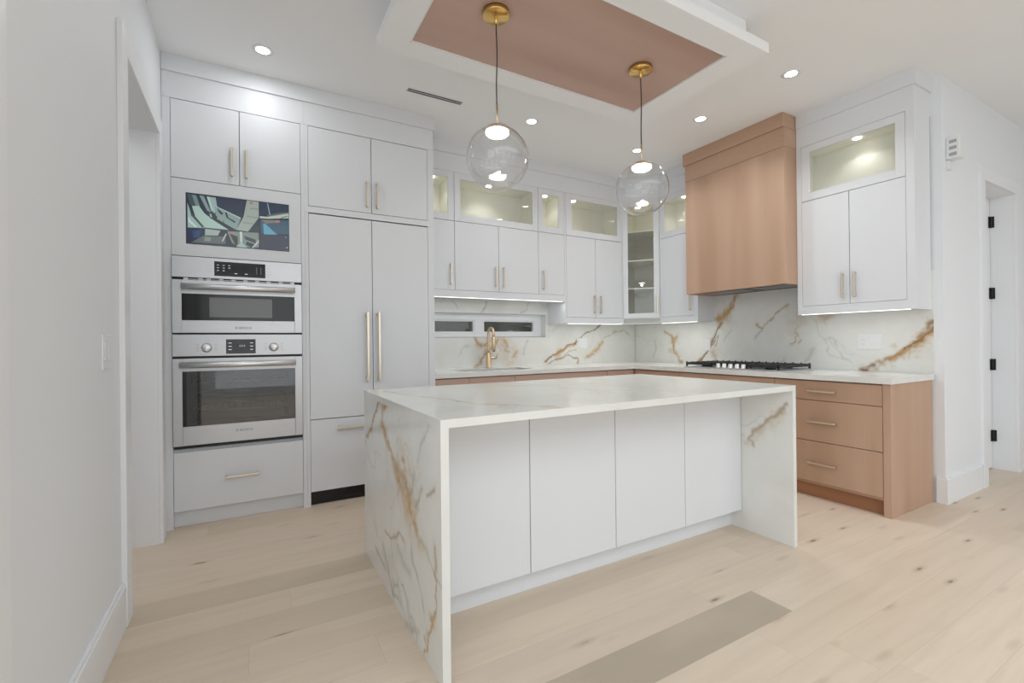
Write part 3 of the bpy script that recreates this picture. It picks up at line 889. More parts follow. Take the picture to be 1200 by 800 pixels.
spoly((190, 194, 200), [(1070, 636), (1080, 638), (1080, 650), (1070, 648)])
spoly((150, 156, 166), [(1060, 534), (1072, 535), (1072, 543), (1060, 542)])
scr.build('screen', scr_m, mon)

# ------------------------------------------------------------------ text helper
def text_mesh(s, size, mat, parent, origin, rot, name='lettering', ext=0.0004):
    cu = bpy.data.curves.new(name, 'FONT')
    cu.body = s; cu.size = size; cu.extrude = ext; cu.align_x = 'LEFT'
    cu.space_character = 1.05
    tmp = bpy.data.objects.new('tmp_text', cu); COL.objects.link(tmp)
    dg = bpy.context.evaluated_depsgraph_get()
    me = bpy.data.meshes.new_from_object(tmp.evaluated_get(dg))
    bpy.data.objects.remove(tmp); bpy.data.curves.remove(cu)
    me.transform(rot.to_4x4())
    me.materials.clear(); me.materials.append(mat)
    o = bpy.data.objects.new(name, me)
    o.parent = parent; o.location = Vector(origin) - Vector(parent['_w'])
    o['_w'] = list(origin)
    COL.objects.link(o); return o
RF = Matrix.Rotation(math.radians(90), 3, 'X')     # text facing -y
def maker_mark(parent, xc, z, y):
    o = text_mesh('BOSCH', 0.022, INK, parent, (xc - 0.022, y, z), RF)
    b = MB()
    R_ = 0.0085; c = (xc - 0.038, y, z + 0.008)
    for r0, r1 in ((R_, R_ - 0.0013),):
        pts0 = [(c[0] + r0 * math.cos(a), c[1] - 0.0004, c[2] + r0 * math.sin(a)) for a in [2 * math.pi * i / 24 for i in range(24)]]
        pts1 = [(c[0] + r1 * math.cos(a), c[1] - 0.0004, c[2] + r1 * math.sin(a)) for a in [2 * math.pi * i / 24 for i in range(24)]]
        for i in range(24):
            j = (i + 1) % 24
            b.poly([pts0[i], pts0[j], pts1[j], pts1[i]])
    b.box(c[0] - 0.0045, c[0] - 0.003, y - 0.0005, y, z + 0.0035, z + 0.0125)
    b.box(c[0] + 0.003, c[0] + 0.0045, y - 0.0005, y, z + 0.0035, z + 0.0125)
    b.box(c[0] - 0.003, c[0] + 0.003, y - 0.0005, y, z + 0.0072, z + 0.0088)
    b.build('emblem', INK, parent)

# ------------------------------------------------------------------ microwave
mw = thing('microwave_oven', 'stainless built-in microwave oven with black display, above the larger oven', 'microwave', (-0.045, YO, 1.2530))
MX0, MX1 = -0.423, 0.334
MB().box(MX0 + 0.01, MX1 - 0.01, YO + 0.022, YO + 0.45, 1.256, 1.75).build('casing', BLACK, mw)
MB().box(MX0, MX1, YO - 0.012, YO + 0.02, 1.618, 1.753, 0.0015).build('control_panel', STEEL, mw)
dp = MB().box(-0.193, 0.105, YO - 0.0135, YO - 0.012, 1.636, 1.732).build('display', DISP, mw)
for i, (x, z) in enumerate([(-0.172, 1.708), (-0.172, 1.690), (-0.172, 1.672), (-0.140, 1.708), (-0.140, 1.690), (-0.140, 1.672), (-0.108, 1.708), (-0.108, 1.692)]):
    MB().box(x - 0.006, x + 0.006, YO - 0.0141, YO - 0.0135, z - 0.0014, z + 0.0014).build('legend', WORD, dp)
for x in (-0.07, -0.01): MB().box(x - 0.008, x + 0.008, YO - 0.0141, YO - 0.0135, 1.655, 1.659).build('legend', WORD, dp)
for i in range(4):
    for x in (0.052, 0.078): MB().box(x - 0.002, x + 0.002, YO - 0.0141, YO - 0.0135, 1.665 + 0.012 * i, 1.667 + 0.012 * i).build('legend', WORD, dp)
for sx in (-1, 1):
    b = MB()
    for i in range(3):
        for j in range(2):
            xx = (-0.215 - 0.014 * j) if sx < 0 else (0.118 + 0.014 * j)
            b.box(xx - 0.004, xx + 0.004, YO - 0.0124, YO - 0.012, 1.66 + 0.02 * i, 1.6612 + 0.02 * i)
    b.build('printed_marks', INK, mw)
b = MB()   # vent slots between the panel and the door
b.box(MX0 + 0.006, MX1 - 0.004, YO + 0.0, YO + 0.02, 1.600, 1.618)
b.build('vent_recess', BLACKM, mw)
b = MB()
xs = [-0.35, -0.27, -0.225, -0.155, -0.085, -0.015, 0.055, 0.125, 0.20, 0.275]
for x in xs: b.box(x - 0.012, x + 0.012, YO - 0.006, YO + 0.0, 1.602, 1.616)
b.box(-0.34, 0.27, YO - 0.006, YO, 1.6065, 1.6095)
b.build('vent_bars', STEEL, mw)
dr = MB()
dr.box(MX0, -0.372, YO - 0.014, YO + 0.01, 1.258, 1.602, 0.0015).box(0.286, MX1, YO - 0.014, YO + 0.01, 1.258, 1.602, 0.0015)
dr.box(-0.372, 0.286, YO - 0.014, YO + 0.01, 1.258, 1.340, 0.0015).box(-0.372, 0.286, YO - 0.014, YO + 0.01, 1.512, 1.602, 0.0015)
dm = dr.build('door', STEEL, mw)
MB().box(-0.372, 0.286, YO - 0.010, YO - 0.006, 1.340, 1.512).build('door_glass', DISP, dm)
MB().box(-0.222, 0.145, YO - 0.0112, YO - 0.010, 1.362, 1.492).build('inner_window', MESHG, dm)['label'] = 'grey meshed window in the black glass'
def pro_handle(parent, xa, xb, z, y, hgt=0.036):
    b = MB()
    b.tube([(xa, y - 0.045, z), (xb, y - 0.045, z)], hgt / 2, 16)
    for x in (xa + 0.012, xb - 0.012): b.box(x - 0.012, x + 0.012, y - 0.050, y, z - 0.011, z + 0.011, 0.003)
    return b.build('handle', CHROME, parent)
pro_handle(dm, -0.372, 0.288, 1.556, YO - 0.014)
maker_mark(mw, -0.033, 1.284, YO - 0.0142)

# ------------------------------------------------------------------ oven
ov = thing('wall_oven', 'stainless wall oven with two round knobs and a wide window, below the microwave', 'oven', (-0.045, YO, 0.509))
# cavity
b = MB()
b.box(MX0 + 0.01, MX1 - 0.01, YO + 0.50, YO + 0.52, 0.52, 1.235)
b.box(MX0 + 0.01, -0.33, YO + 0.02, YO + 0.50, 0.52, 1.235).box(0.245, MX1 - 0.01, YO + 0.02, YO + 0.50, 0.52, 1.235)
b.box(-0.33, 0.245, YO + 0.02, YO + 0.50, 0.52, 0.62).box(-0.33, 0.245, YO + 0.02, YO + 0.50, 1.03, 1.235)
b.build('cavity', DARKIN, ov)
b = MB()
for z in (0.74, 0.83, 0.93):
    for sx in (-0.325, 0.24): b.tube([(sx, YO + 0.05, z), (sx, YO + 0.48, z)], 0.004, 6)
    b.tube([(-0.325, YO + 0.05, z), (0.24, YO + 0.05, z)], 0.004, 6); b.tube([(-0.325, YO + 0.48, z), (0.24, YO + 0.48, z)], 0.004, 6)
    if z != 0.83:
        for i in range(13): b.tube([(-0.30 + i * 0.043, YO + 0.05, z), (-0.30 + i * 0.043, YO + 0.48, z)], 0.002, 5)
b.build('oven_rack', CHROME, ov)
MB().cyl((-0.04, YO + 0.485, 0.83), 0.10, 0.012, 'y', 28, 0.003).build('fan_cover', STEELD, ov)
MB().box(MX0, MX1, YO - 0.012, YO + 0.02, 1.106, 1.247, 0.0015).build('control_panel', STEEL, ov)
dp = MB().box(-0.131, 0.042, YO - 0.0135, YO - 0.012, 1.118, 1.215).build('display', DISP, ov)
for x in (-0.108, 0.018):
    for z in (1.190, 1.168, 1.146): MB().box(x - 0.009, x + 0.009, YO - 0.0141, YO - 0.0135, z - 0.002, z + 0.002).build('legend', WORD, dp)
text_mesh('12:13', 0.016, WORD, dp, (-0.058, YO - 0.0140, 1.165), RF, 'clock_digits')
for x in (-0.239, 0.153):
    k = MB()
    k.lathe([(0.030, 0.0), (0.030, -0.004), (0.026, -0.006), (0.0255, -0.030), (0.023, -0.034), (0, -0.034)], (x, YO - 0.012, 1.160), 'y', 32)
    k.box(x - 0.003, x + 0.003, YO - 0.050, YO - 0.046, 1.140, 1.182, 0.001)
    k.build('knob', CHROME, ov, loc=(x, YO - 0.012, 1.160))
for x in (-0.239, 0.153):
    for sx in (-1, 1):
        b = MB()
        for i in range(4):
            b.box(x + sx * 0.05 - 0.008, x + sx * 0.05 + 0.008, YO - 0.0124, YO - 0.012, 1.14 + 0.014 * i, 1.1413 + 0.014 * i)
        b.build('printed_marks', INK, ov)
MB().box(MX0 + 0.006, MX1 - 0.004, YO, YO + 0.02, 1.094, 1.106).build('vent_recess', BLACKM, ov)
dr = MB()
dr.box(MX0, -0.372, YO - 0.014, YO + 0.012, 0.530, 1.092, 0.0015).box(0.286, MX1, YO - 0.014, YO + 0.012, 0.530, 1.092, 0.0015)
dr.box(-0.372, 0.286, YO - 0.014, YO + 0.012, 0.530, 0.652, 0.0015).box(-0.372, 0.286, YO - 0.014, YO + 0.012, 1.008, 1.092, 0.0015)
dm = dr.build('door', STEEL, ov)
MB().box(-0.372, 0.286, YO - 0.009, YO - 0.005, 0.652, 1.008).build('door_glass', OGLASS, dm)
b = MB(); b.box(-0.372, -0.325, YO - 0.004, YO + 0.012, 0.652, 1.008); b.box(0.24, 0.286, YO - 0.004, YO + 0.012, 0.652, 1.008)
b.box(-0.325, 0.24, YO - 0.004, YO + 0.012, 0.652, 0.672); b.box(-0.325, 0.24, YO - 0.004, YO + 0.012, 0.985, 1.008)
b.build('glass_border', BLACK, dm)
pro_handle(dm, -0.382, 0.288, 1.050, YO - 0.014, 0.038)
maker_mark(ov, -0.033, 0.595, YO - 0.0142)
MB().box(MX0 + 0.005, MX1 - 0.002, YO + 0.0, YO + 0.03, 0.509, 0.5295).build('lower_vent', BLACKM, ov)

# ------------------------------------------------------------------ panelled refrigerator
RX0, RXM, RX1 = 0.384, 0.836, 1.288
fr = thing('refrigerator', 'tall white panelled refrigerator with two long brass bar handles', 'refrigerator', (RXM, YO, 0))
MB().box(RX0, RX1, YO + 0.023, YO + 0.65, 0.10, 2.13).build('casing', STEELD, fr)
d = fdoor(fr, RX0, RXM, 0.627, 2.128, YO); bar_handle(d, (0.793, YO, 0.89), (0.793, YO, 1.418), (0, -1, 0), 0.017, 0.045)
d = fdoor(fr, RXM, RX1, 0.627, 2.128, YO); bar_handle(d, (0.879, YO, 0.89), (0.879, YO, 1.418), (0, -1, 0), 0.017, 0.045)
d = fdoor(fr, RX0, RX1, 0.100, 0.625, YO, 'freezer_drawer'); bar_handle(d, (0.572, YO, 0.550), (1.10, YO, 0.550), (0, -1, 0), 0.015, 0.04)
b = MB().box(RX0, RX1, YO + 0.035, YO + 0.055, 0.0, 0.100)
for i in range(64): b.box(0.62 + i * 0.0095, 0.6235 + i * 0.0095, YO + 0.029, YO + 0.035, 0.035, 0.092)
b.build('toe_grille', BLACKM, fr)
uc = thing('bridge_cabinet', 'white two-door cabinet directly above the refrigerator', 'cabinet', (RXM, YO, 2.13))
MB().box(0.3605, RX1 + 0.052, YO + 0.022, YB, 2.135, 2.765).build('carcass', WHITE, uc)
b = MB().box(0.3605, RX0, YO, YO + 0.0215, 2.135, 2.765).box(RX1, 1.34, YO, YO + 0.0215, 2.135, 2.765).box(RX0, RX1, YO, YO + 0.0215, 2.135, 2.180)
b.build('face_frame', WHITE, uc)
tag(MB().box(0.3605, RX0, YO, YB, 0, 2.134, 0.0008).build('side_panel', WHITE, loc=(0.372, YO, 0)), 'narrow white upright panel between the oven column and the refrigerator', 'panel')
tag(MB().box(RX1, 1.340, YO, YB, 0, 2.134, 0.0008).build('side_panel', WHITE, loc=(1.314, YO, 0)), 'white upright panel between the refrigerator and the worktop', 'panel')
MB().prism([(0.3605, YO), (1.34, YO), (1.34, YB), (1.32, YB), (1.32, YO + 0.02), (0.3605, YO + 0.02)], 2.766, 2.931).build('frieze', WHITE, uc)
d = fdoor(uc, RX0, RXM, 2.182, 2.764, YO); bar_handle(d, (0.802, YO, 2.222), (0.802, YO, 2.421), (0, -1, 0))
d = fdoor(uc, RXM, RX1, 2.182, 2.764, YO); bar_handle(d, (0.880, YO, 2.222), (0.880, YO, 2.421), (0, -1, 0))
# crown mouldings run up to the ceiling
cm = MB().box(-0.468, 1.354, YO - 0.014, YO + 0.02, 2.931, H).box(1.320, 1.354, YO + 0.02, YU - 0.014, 2.931, H)
struct('trim_5', cm, WHITE)
cm = MB().prism([(1.354, YU - 0.014), (3.754, YU - 0.014), (3.996, 3.676), (3.996, 3.19), (4.03, 3.19), (4.03, 3.69), (3.77, YU + 0.02), (1.354, YU + 0.02)], 2.931, H)
struct('trim_6', cm, WHITE)
cm = MB().box(XU - 0.014, XU + 0.02, 1.383, 2.182, 2.931, H).box(XU + 0.02, 4.275, 1.383, 1.417, 2.931, H)
struct('trim_7', cm, WHITE)

# ------------------------------------------------------------------ wall cabinets on the back wall
ZT, ZM = 2.766, 2.31
def back_unit(label, x0, x1, zb, doors, handles, glass, ends=(0, 0), power=0.55, puck=None):
    """zb: bottom of rail; doors start above the rail; doors/handles are x positions"""
    t = thing('wall_cabinet', label, 'cabinet', ((x0 + x1) / 2, YU, zb))
    rail = 0.066
    b = MB()
    b.box(x0 + ends[0], x1, YU + 0.0225, YS, zb + 0.02, ZM)                 # closed lower box
    b.box(x0 + ends[0], x1, YU, YU + 0.02, zb, zb + rail)           # bottom rail
    if ends[0]: b.box(x0, x0 + ends[0], YU, YS, zb, ZT, 0.0008)
    if ends[1]: b.box(x1 - ends[1], x1, YU, YU + 0.022, zb + rail, ZT)
    b.build('carcass', WHITE, t)
    b = MB()
    xa, xb = x0 + 0.001 + ends[0], x1 - 0.001
    b.box(xa, xa + 0.016, YU + 0.022, YS, ZM + 0.001, ZT).box(xb - 0.016, xb, YU + 0.022, YS, ZM + 0.001, ZT)
    b.box(xa + 0.016, xb - 0.016, YU + 0.022, YS, ZM + 0.001, ZM + 0.03).box(xa + 0.016, xb - 0.016, YU + 0.022, YS, ZT - 0.03, ZT)
    b.box(xa + 0.016, xb - 0.016, YS - 0.012, YS, ZM + 0.03, ZT - 0.03)
    b.build('display_box', INNER, t)
    MB().box(x0, x1, YU, YU + 0.02, ZT, 2.931).build('frieze', WHITE, t)
    for (a, c), hx in zip(doors, handles):
        d = fdoor(t, a, c, zb + rail, ZM, YU)
        if hx is not None: bar_handle(d, (hx, YU, zb + rail + 0.048), (hx, YU, zb + rail + 0.245), (0, -1, 0))
    g0, g1, wl, wr = glass
    fglass(t, g0, g1, ZM, ZT, YU, wl, wr, 0.063, 0.058)
    for px in (puck or [(x0 + x1) / 2]):
        MB().cyl((px, YU + 0.13, ZT - 0.036), 0.028, 0.006, 'z', 20).build('puck_light', PUCK, t)
        lamp_point('puck_lamp', (px, YU + 0.13, ZT - 0.05), power, spot=130, parent=t)
    return t
back_unit('white wall cabinet with one door and narrow glass top, beside the refrigerator column', 1.354, 1.673, 1.60, [(1.354, 1.673)], [1.631], (1.354, 1.673, 0.05, 0.060), power=1.0, puck=[1.50])
back_unit('white double-door wall cabinet with wide glass top, above the window', 1.673, 2.602, 1.60, [(1.673, 2.137), (2.137, 2.602)], [2.099, 2.187], (1.673, 2.602, 0.060, 0.066), power=1.8, puck=[2.10])
back_unit('white wall cabinet with one door and narrow glass top, right of the window cabinet', 2.602, 2.930, 1.60, [(2.602, 2.930)], [2.654], (2.602, 2.930, 0.058, 0.068), power=1.0, puck=[2.77])
back_unit('white double-door wall cabinet reaching lower, left of the glass corner cabinet', 2.930, 3.757, 1.368, [(2.953, 3.352), (3.352, 3.742)], [3.329, 3.414], (2.953, 3.742, 0.076, 0.062), ends=(0.022, 0.014), power=1.6, puck=[3.15])

# diagonal corner cabinet
cc = thing('corner_cabinet', 'white diagonal corner cabinet with one tall glass door and glass shelves', 'cabinet', (3.885, 3.84, 1.368))
A = Vector((3.757, YU)); Bp = Vector((XU, 3.683))
dv = (Bp - A).normalized(); nv = Vector((-dv.y * -1, dv.x * -1))   # outward (towards the room)
if nv.x > 0: nv = -nv
LC = (Bp - A).length
def cpt(s, o): q = A + dv * s + nv * o; return (q.x, q.y)
def cprism(mb, s0, s1, o0, o1, z0, z1): mb.prism([cpt(s0, o0), cpt(s1, o0), cpt(s1, o1), cpt(s0, o1)], z0, z1)
floor_pts = [cpt(0.001, -0.024), cpt(LC - 0.001, -0.024), (4.255, 3.690), (4.255, 4.325), (3.763, 4.325)]
b = MB()
b.prism([cpt(0.001, -0.0), cpt(LC - 0.001, -0.0), (4.255, 3.684), (4.255, 4.325), (3.758, 4.325)], 1.376, 1.434)
b.prism(floor_pts, ZT - 0.03, ZT)
b.prism([(3.7575, YU + 0.02), (3.763, YU + 0.02), (3.763, 4.325), (3.7575, 4.325)], 1.434, ZT - 0.03)
b.prism([(XU + 0.02, 3.684), (4.255, 3.684), (4.255, 3.69), (XU + 0.02, 3.69)], 1.434, ZT - 0.03)
b.box(3.763, 4.255, 4.318, 4.325, 1.434, ZT - 0.03); b.box(4.248, 4.255, 3.69, 4.318, 1.434, ZT - 0.03)
b.build('carcass', INNER, cc)
b = MB(); cprism(b, 0.001, LC - 0.001, 0.0, -0.02, 1.368, 1.4335); b.build('bottom_rail', WHITE, cc)
b = MB(); cprism(b, 0.001, LC - 0.001, 0, -0.02, ZT, 2.931)
b.build('frieze', WHITE, cc)
for z in (2.427, 2.097, 1.777):
    MB().prism([cpt(0.004, -0.03), cpt(LC - 0.004, -0.03), (4.245, 3.695), (4.245, 4.315), (3.767, 4.315)], z - 0.009, z + 0.003).build('shelf', INNER, cc)
b = MB()
g0, g1 = GAP, LC - GAP
cprism(b, g0, g0 + 0.055, 0, -0.02, 1.434, ZT - 0.002); cprism(b, g1 - 0.062, g1, 0, -0.02, 1.434, ZT - 0.002)
cprism(b, g0 + 0.055, g1 - 0.062, 0, -0.02, 1.434, 1.488); cprism(b, g0 + 0.055, g1 - 0.062, 0, -0.02, ZT - 0.06, ZT - 0.002)
d = b.build('glass_door', WHITE, cc)
b = MB(); cprism(b, g0 + 0.055, g1 - 0.062, -0.010, -0.014, 1.488, ZT - 0.06); b.build('pane', GLASS, d)
hp = cpt(LC - 0.026, 0)
bar_handle(d, (hp[0], hp[1], 1.485), (hp[0], hp[1], 1.675), (nv.x, nv.y, 0))
MB().cyl((3.98, 3.98, ZT - 0.036), 0.028, 0.006, 'z', 20).build('puck_light', PUCK, cc)
lamp_point('puck_lamp', (3.98, 3.98, ZT - 0.05), 1.2, (1, 0.93, 0.8), spot=130, parent=cc)

# wall cabinets on the right wall
def right_unit(label, y0, y1, zb, doors, handles, glass, power, stiles):
    t = thing('wall_cabinet', label, 'cabinet', (XU, (y0 + y1) / 2, zb))
    rail = 0.066
    b = MB()
    ye = y0 + stiles[0] * 0.45
    b.box(XU + 0.0225, XS, ye, y1, zb + 0.02, ZM)
    b.box(XU, XU + 0.022, ye, y1, zb, zb + rail)
    if stiles[0]: b.box(XU, XS, y0, y0 + stiles[0] * 0.45, zb, ZT); b.box(XU, XU + 0.022, y0 + stiles[0] * 0.45, y0 + stiles[0], zb + rail, ZT)
    if stiles[1]: b.box(XU, XU + 0.022, y1 - stiles[1], y1, zb + rail, ZT)
    b.build('carcass', WHITE, t)
    b = MB()
    ya, yb = y0 + 0.001 + (stiles[0] * 0.45 if stiles[0] else 0), y1 - 0.001
    b.box(XU + 0.022, XS, ya, ya + 0.016, ZM + 0.001, ZT).box(XU + 0.022, XS, yb - 0.016, yb, ZM + 0.001, ZT)
    b.box(XU + 0.022, XS, ya + 0.016, yb - 0.016, ZM + 0.001, ZM + 0.03).box(XU + 0.022, XS, ya + 0.016, yb - 0.016, ZT - 0.03, ZT)
    b.box(XS - 0.010, XS, ya + 0.016, yb - 0.016, ZM + 0.03, ZT - 0.03)
    b.build('display_box', INNER, t)
    b = MB()
    if y0 < 2: b.prism([(XU, y1), (XU, y0), (4.275, y0), (4.275, y0 + 0.02), (XU + 0.02, y0 + 0.02), (XU + 0.02, y1)], ZT, 2.931)
    else: b.box(XU, XU + 0.02, y0, y1, ZT, 2.931)
    b.build('frieze', WHITE, t)
    for (a, c), hy in zip(doors, handles):
        d = rdoor(t, a, c, zb + rail, ZM, XU)
        bar_handle(d, (XU, hy, zb + rail + 0.05), (XU, hy, zb + rail + 0.242), (-1, 0, 0))
    g0, g1, w0, w1 = glass
    g0 += GAP; g1 -= GAP; z0 = ZM + GAP; z1 = ZT - GAP
    b = MB()
    b.box(XU, XU + 0.02, g0, g0 + w0, z0, z1, 0.001).box(XU, XU + 0.02, g1 - w1, g1, z0, z1, 0.001)
    b.box(XU, XU + 0.02, g0 + w0, g1 - w1, z0, z0 + 0.063, 0.001).box(XU, XU + 0.02, g0 + w0, g1 - w1, z1 - 0.056, z1, 0.001)
    d = b.build('glass_door', WHITE, t, loc=(XU, (g0 + g1) / 2, z0))
    MB().box(XU + 0.010, XU + 0.014, g0 + w0, g1 - w1, z0 + 0.063, z1 - 0.056).build('pane', GLASS, d)
    py = (y0 + y1) / 2
    MB().cyl((XU + 0.12, py, ZT - 0.036), 0.028, 0.006, 'z', 20).build('puck_light', PUCK, t)
    lamp_point('puck_lamp', (XU + 0.12, py, ZT - 0.05), power, spot=130, parent=t)
    return t
right_unit('white wall cabinet with one door, between the glass corner cabinet and the wooden hood', 3.183, 3.683, 1.368, [(3.224, 3.683)], [3.272], (3.224, 3.683, 0.06, 0.066), 1.2, (0.041, 0))
right_unit('white double-door wall cabinet with lit glass top, on the right side of the hood', 1.397, 2.188, 1.378, [(1.446, 1.801), (1.801, 2.150)], [1.765, 1.847], (1.446, 2.150, 0.058, 0.062), 1.6, (0.049, 0.038))

# ------------------------------------------------------------------ range hood
HX = 3.837; HY0, HY1, HZ = 2.191, 3.180, 1.634
hd = thing('range_hood', 'tall oak-clad range hood above the gas cooktop', 'range hood', (4.05, 2.685, HZ))
b = MB()
b.box(HX + 0.021, XS, HY0, HY0 + 0.02, HZ, 2.762); b.box(HX + 0.021, XS, HY1 - 0.02, HY1, HZ, 2.762)
b.box(XS - 0.02, XS, HY0 + 0.02, HY1 - 0.02, HZ, 2.762)
b.build('side_cheek', WOODZ, hd)
MB().box(HX, HX + 0.02, HY0, HY1, HZ, 2.761, 0.001).build('front_panel', WOODZ, hd)
MB().box(HX, XS, HY0, HY1, 2.7635, 2.924).build('upper_band', WOODY, hd)
MB().box(HX - 0.018, XS, HY0 - 0.004, HY1 + 0.014, 2.924, H - 0.001, 0.001).build('crown_band', WOODY, hd)
b = MB().box(HX + 0.02, HX + 0.075, HY0 + 0.02, HY1 - 0.02, HZ + 0.003, HZ + 0.022)
b.box(HX + 0.02, XS - 0.02, HY1 - 0.13, HY1 - 0.02, HZ + 0.003, HZ + 0.022).box(HX + 0.02, XS - 0.02, HY0 + 0.02, HY0 + 0.05, HZ + 0.003, HZ + 0.022)
b.build('underside_board', WOODY, hd)
b = MB().box(HX + 0.075, XS - 0.02, HY0 + 0.05, HY1 - 0.13, HZ + 0.05, HZ + 0.06)
b.box(HX + 0.075, HX + 0.085, HY0 + 0.05, HY1 - 0.13, HZ - 0.001, HZ + 0.05).box(XS - 0.045, XS - 0.02, HY0 + 0.05, HY1 - 0.13, HZ - 0.001, HZ + 0.05)
b.box(HX + 0.085, XS - 0.045, 2.60, 2.66, HZ - 0.001, HZ + 0.05)
b.build('liner', STEELD, hd)
for ya, yb in ((HY0 + 0.055, 2.597), (2.663, HY1 - 0.135)):
    b = MB()
    b.frame(HX + 0.088, XS - 0.048, 0, 1, 0, 0.001, 0.001) if False else None
    b.box(HX + 0.088, XS - 0.048, ya, ya + 0.015, HZ + 0.004, HZ + 0.018).box(HX + 0.088, XS - 0.048, yb - 0.015, yb, HZ + 0.004, HZ + 0.018)
    b.box(HX + 0.088, HX + 0.105, ya + 0.015, yb - 0.015, HZ + 0.004, HZ + 0.018).box(XS - 0.065, XS - 0.048, ya + 0.015, yb - 0.015, HZ + 0.004, HZ + 0.018)
    n_ = 9
    for i in range(n_):
        y = ya + 0.02 + (yb - ya - 0.04) * (i + 0.5) / n_
        b.box(HX + 0.105, XS - 0.065, y - 0.009, y + 0.009, HZ + 0.004, HZ + 0.009)
    for x in (HX + 0.14, HX + 0.175, HX + 0.21, HX + 0.245, HX + 0.28, HX + 0.315): b.box(x - 0.004, x + 0.004, ya + 0.015, yb - 0.015, HZ + 0.0025, HZ + 0.004)
    bf = b.build('baffle_filter', STEEL, hd)
    MB().box(HX + 0.1, XS - 0.06, ya + 0.01, yb - 0.01, HZ + 0.03, HZ + 0.034).build('slat_gap_shade', BLACKM, bf)  # black sheet added as shade in the gaps between the slats

# ------------------------------------------------------------------ base cabinets
XC = 3.62; YC = 3.70
def base_back(label, x0, x1, doors, panel=None):
    t = thing('base_cabinet', label, 'cabinet', ((x0 + x1) / 2, YC, 0))
    MB().box(x0 + 0.001, x1 - 0.001, YC + 0.021, YS - 0.001, 0.10, 0.70).box(x0 + 0.001, x1 - 0.001, YC + 0.05, YC + 0.052, 0.70, 0.87).build('carcass', WOODZ, t)
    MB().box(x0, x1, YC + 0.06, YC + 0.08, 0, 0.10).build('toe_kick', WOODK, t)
    for a, c in doors:
        MB().box(a + GAP, c - GAP, YC, YC + 0.02, 0.724 + GAP, 0.866, 0.001).build('drawer', WOODX, t)
        MB().box(a + GAP, c - GAP, YC, YC + 0.02, 0.121, 0.724 - GAP, 0.001).build('door', WOODZ, t)
    return t
base_back('narrow oak base cabinet beside the refrigerator column', 1.341, 1.673, [(1.341, 1.673)])
base_back('oak base cabinet left of the sink centre, under the faucet', 1.673, 2.133, [(1.673, 2.133)])
base_back('wide oak base cabinet right of the faucet', 2.133, 3.243, [(2.133, 3.243)])
base_back('oak base cabinet in the corner of the worktop', 3.243, 3.62, [(3.243, 3.618)])
def base_right(label, y0, y1, fronts, zsplit=(0.724,), end=False):
    t = thing('base_cabinet', label, 'cabinet', (XC, (y0 + y1) / 2, 0))
    MB().box(XC + 0.021, XS - 0.001, y0 + 0.001, y1 - 0.001, 0.10, 0.868).build('carcass', WOODZ, t)
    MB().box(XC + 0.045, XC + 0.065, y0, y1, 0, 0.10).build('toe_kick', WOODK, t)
    return t
t = base_right('oak base cabinet left of the cooktop, next to the corner', 3.095, 3.70, None)
rdoor(t, 3.095, 3.698, 0.121, 0.724, XC, 'door', WOODZ); rdoor(t, 3.095, 3.698, 0.724, 0.866, XC, 'drawer', WOODY)
t = base_right('narrow oak base cabinet under the left end of the cooktop', 2.824, 3.095, None)
rdoor(t, 2.824, 3.095, 0.121, 0.724, XC, 'door', WOODZ); rdoor(t, 2.824, 3.095, 0.724, 0.866, XC, 'drawer', WOODY)
t = base_right('oak base cabinet under the gas cooktop', 2.162, 2.824, None)
for z0, z1 in ((0.724, 0.866), (0.422, 0.724), (0.121, 0.422)):
    d = rdoor(t, 2.162, 2.824, z0, z1, XC, 'drawer', WOODY)
    zz = {0.724: 0.792, 0.422: 0.567, 0.121: 0.262}[z0]
    if z0 < 0.7: bar_handle(d, (XC, 2.40, zz), (XC, 2.59, zz), (-1, 0, 0))
t = base_right('oak base cabinet with three brass-handled drawers at the right end of the run', 1.442, 2.162, None)
for z0, z1, zz in ((0.724, 0.866, 0.792), (0.422, 0.724, 0.567), (0.121, 0.422, 0.262)):
    d = rdoor(t, 1.442, 2.162, z0, z1, XC, 'drawer', WOODZ)
    bar_handle(d, (XC, 1.716, zz), (XC, 1.908, zz), (-1, 0, 0))
MB().box(XC - 0.004, XS, 1.397, 1.4405, 0, 0.873, 0.001).build('end_panel', WOODZ, t)

# ------------------------------------------------------------------ worktop, sink, faucet
CT = 0.915
sk = (1.66, 2.42, 3.80, 4.16)
wt = thing('countertop', 'long L-shaped white stone worktop along the back and right walls', 'countertop', (2.8, 4.0, 0.875))
slab('sink_run', (1.341, 4.258, 3.68, YS - 0.001, 0.875, CT), '+z', [('grey', .01, .25, [(1.5, 3.8), (2.2, 4.1), (3.0, 3.9), (4.0, 4.2)])], 2, wt, 0.012, hole=sk)
slab('cooktop_run', (3.600, 4.258, 1.385, 3.68, 0.875, CT), '+z', [('tan', .01, .3, [(3.7, 1.5), (4.0, 1.9), (4.1, 2.4)])], 3, wt, 0.012)
si = thing('kitchen_sink', 'stainless undermount sink beneath the brass faucet', 'sink', (2.04, 3.98, 0.70))
b = MB()
x0, x1, y0, y1 = sk
for bx in ((x0 - 0.012, x0, y0 - 0.012, y1 + 0.012), (x1, x1 + 0.012, y0 - 0.012, y1 + 0.012), (x0, x1, y0 - 0.012, y0), (x0, x1, y1, y1 + 0.012)):
    b.box(bx[0], bx[1], bx[2], bx[3], 0.705, 0.8748)
b.box(x0 - 0.012, x1 + 0.012, y0 - 0.012, y1 + 0.012, 0.7005, 0.705)
b.build('basin', STEEL, si)
MB().cyl((2.04, 3.98, 0.705), 0.045, 0.004, 'z', 24).build('drain', CHROME, si)
fa = thing('faucet', 'gooseneck brass kitchen faucet with side lever, behind the sink', 'faucet', (2.125, 4.22, CT))
FX, FY = 2.125, 4.22
b = MB()
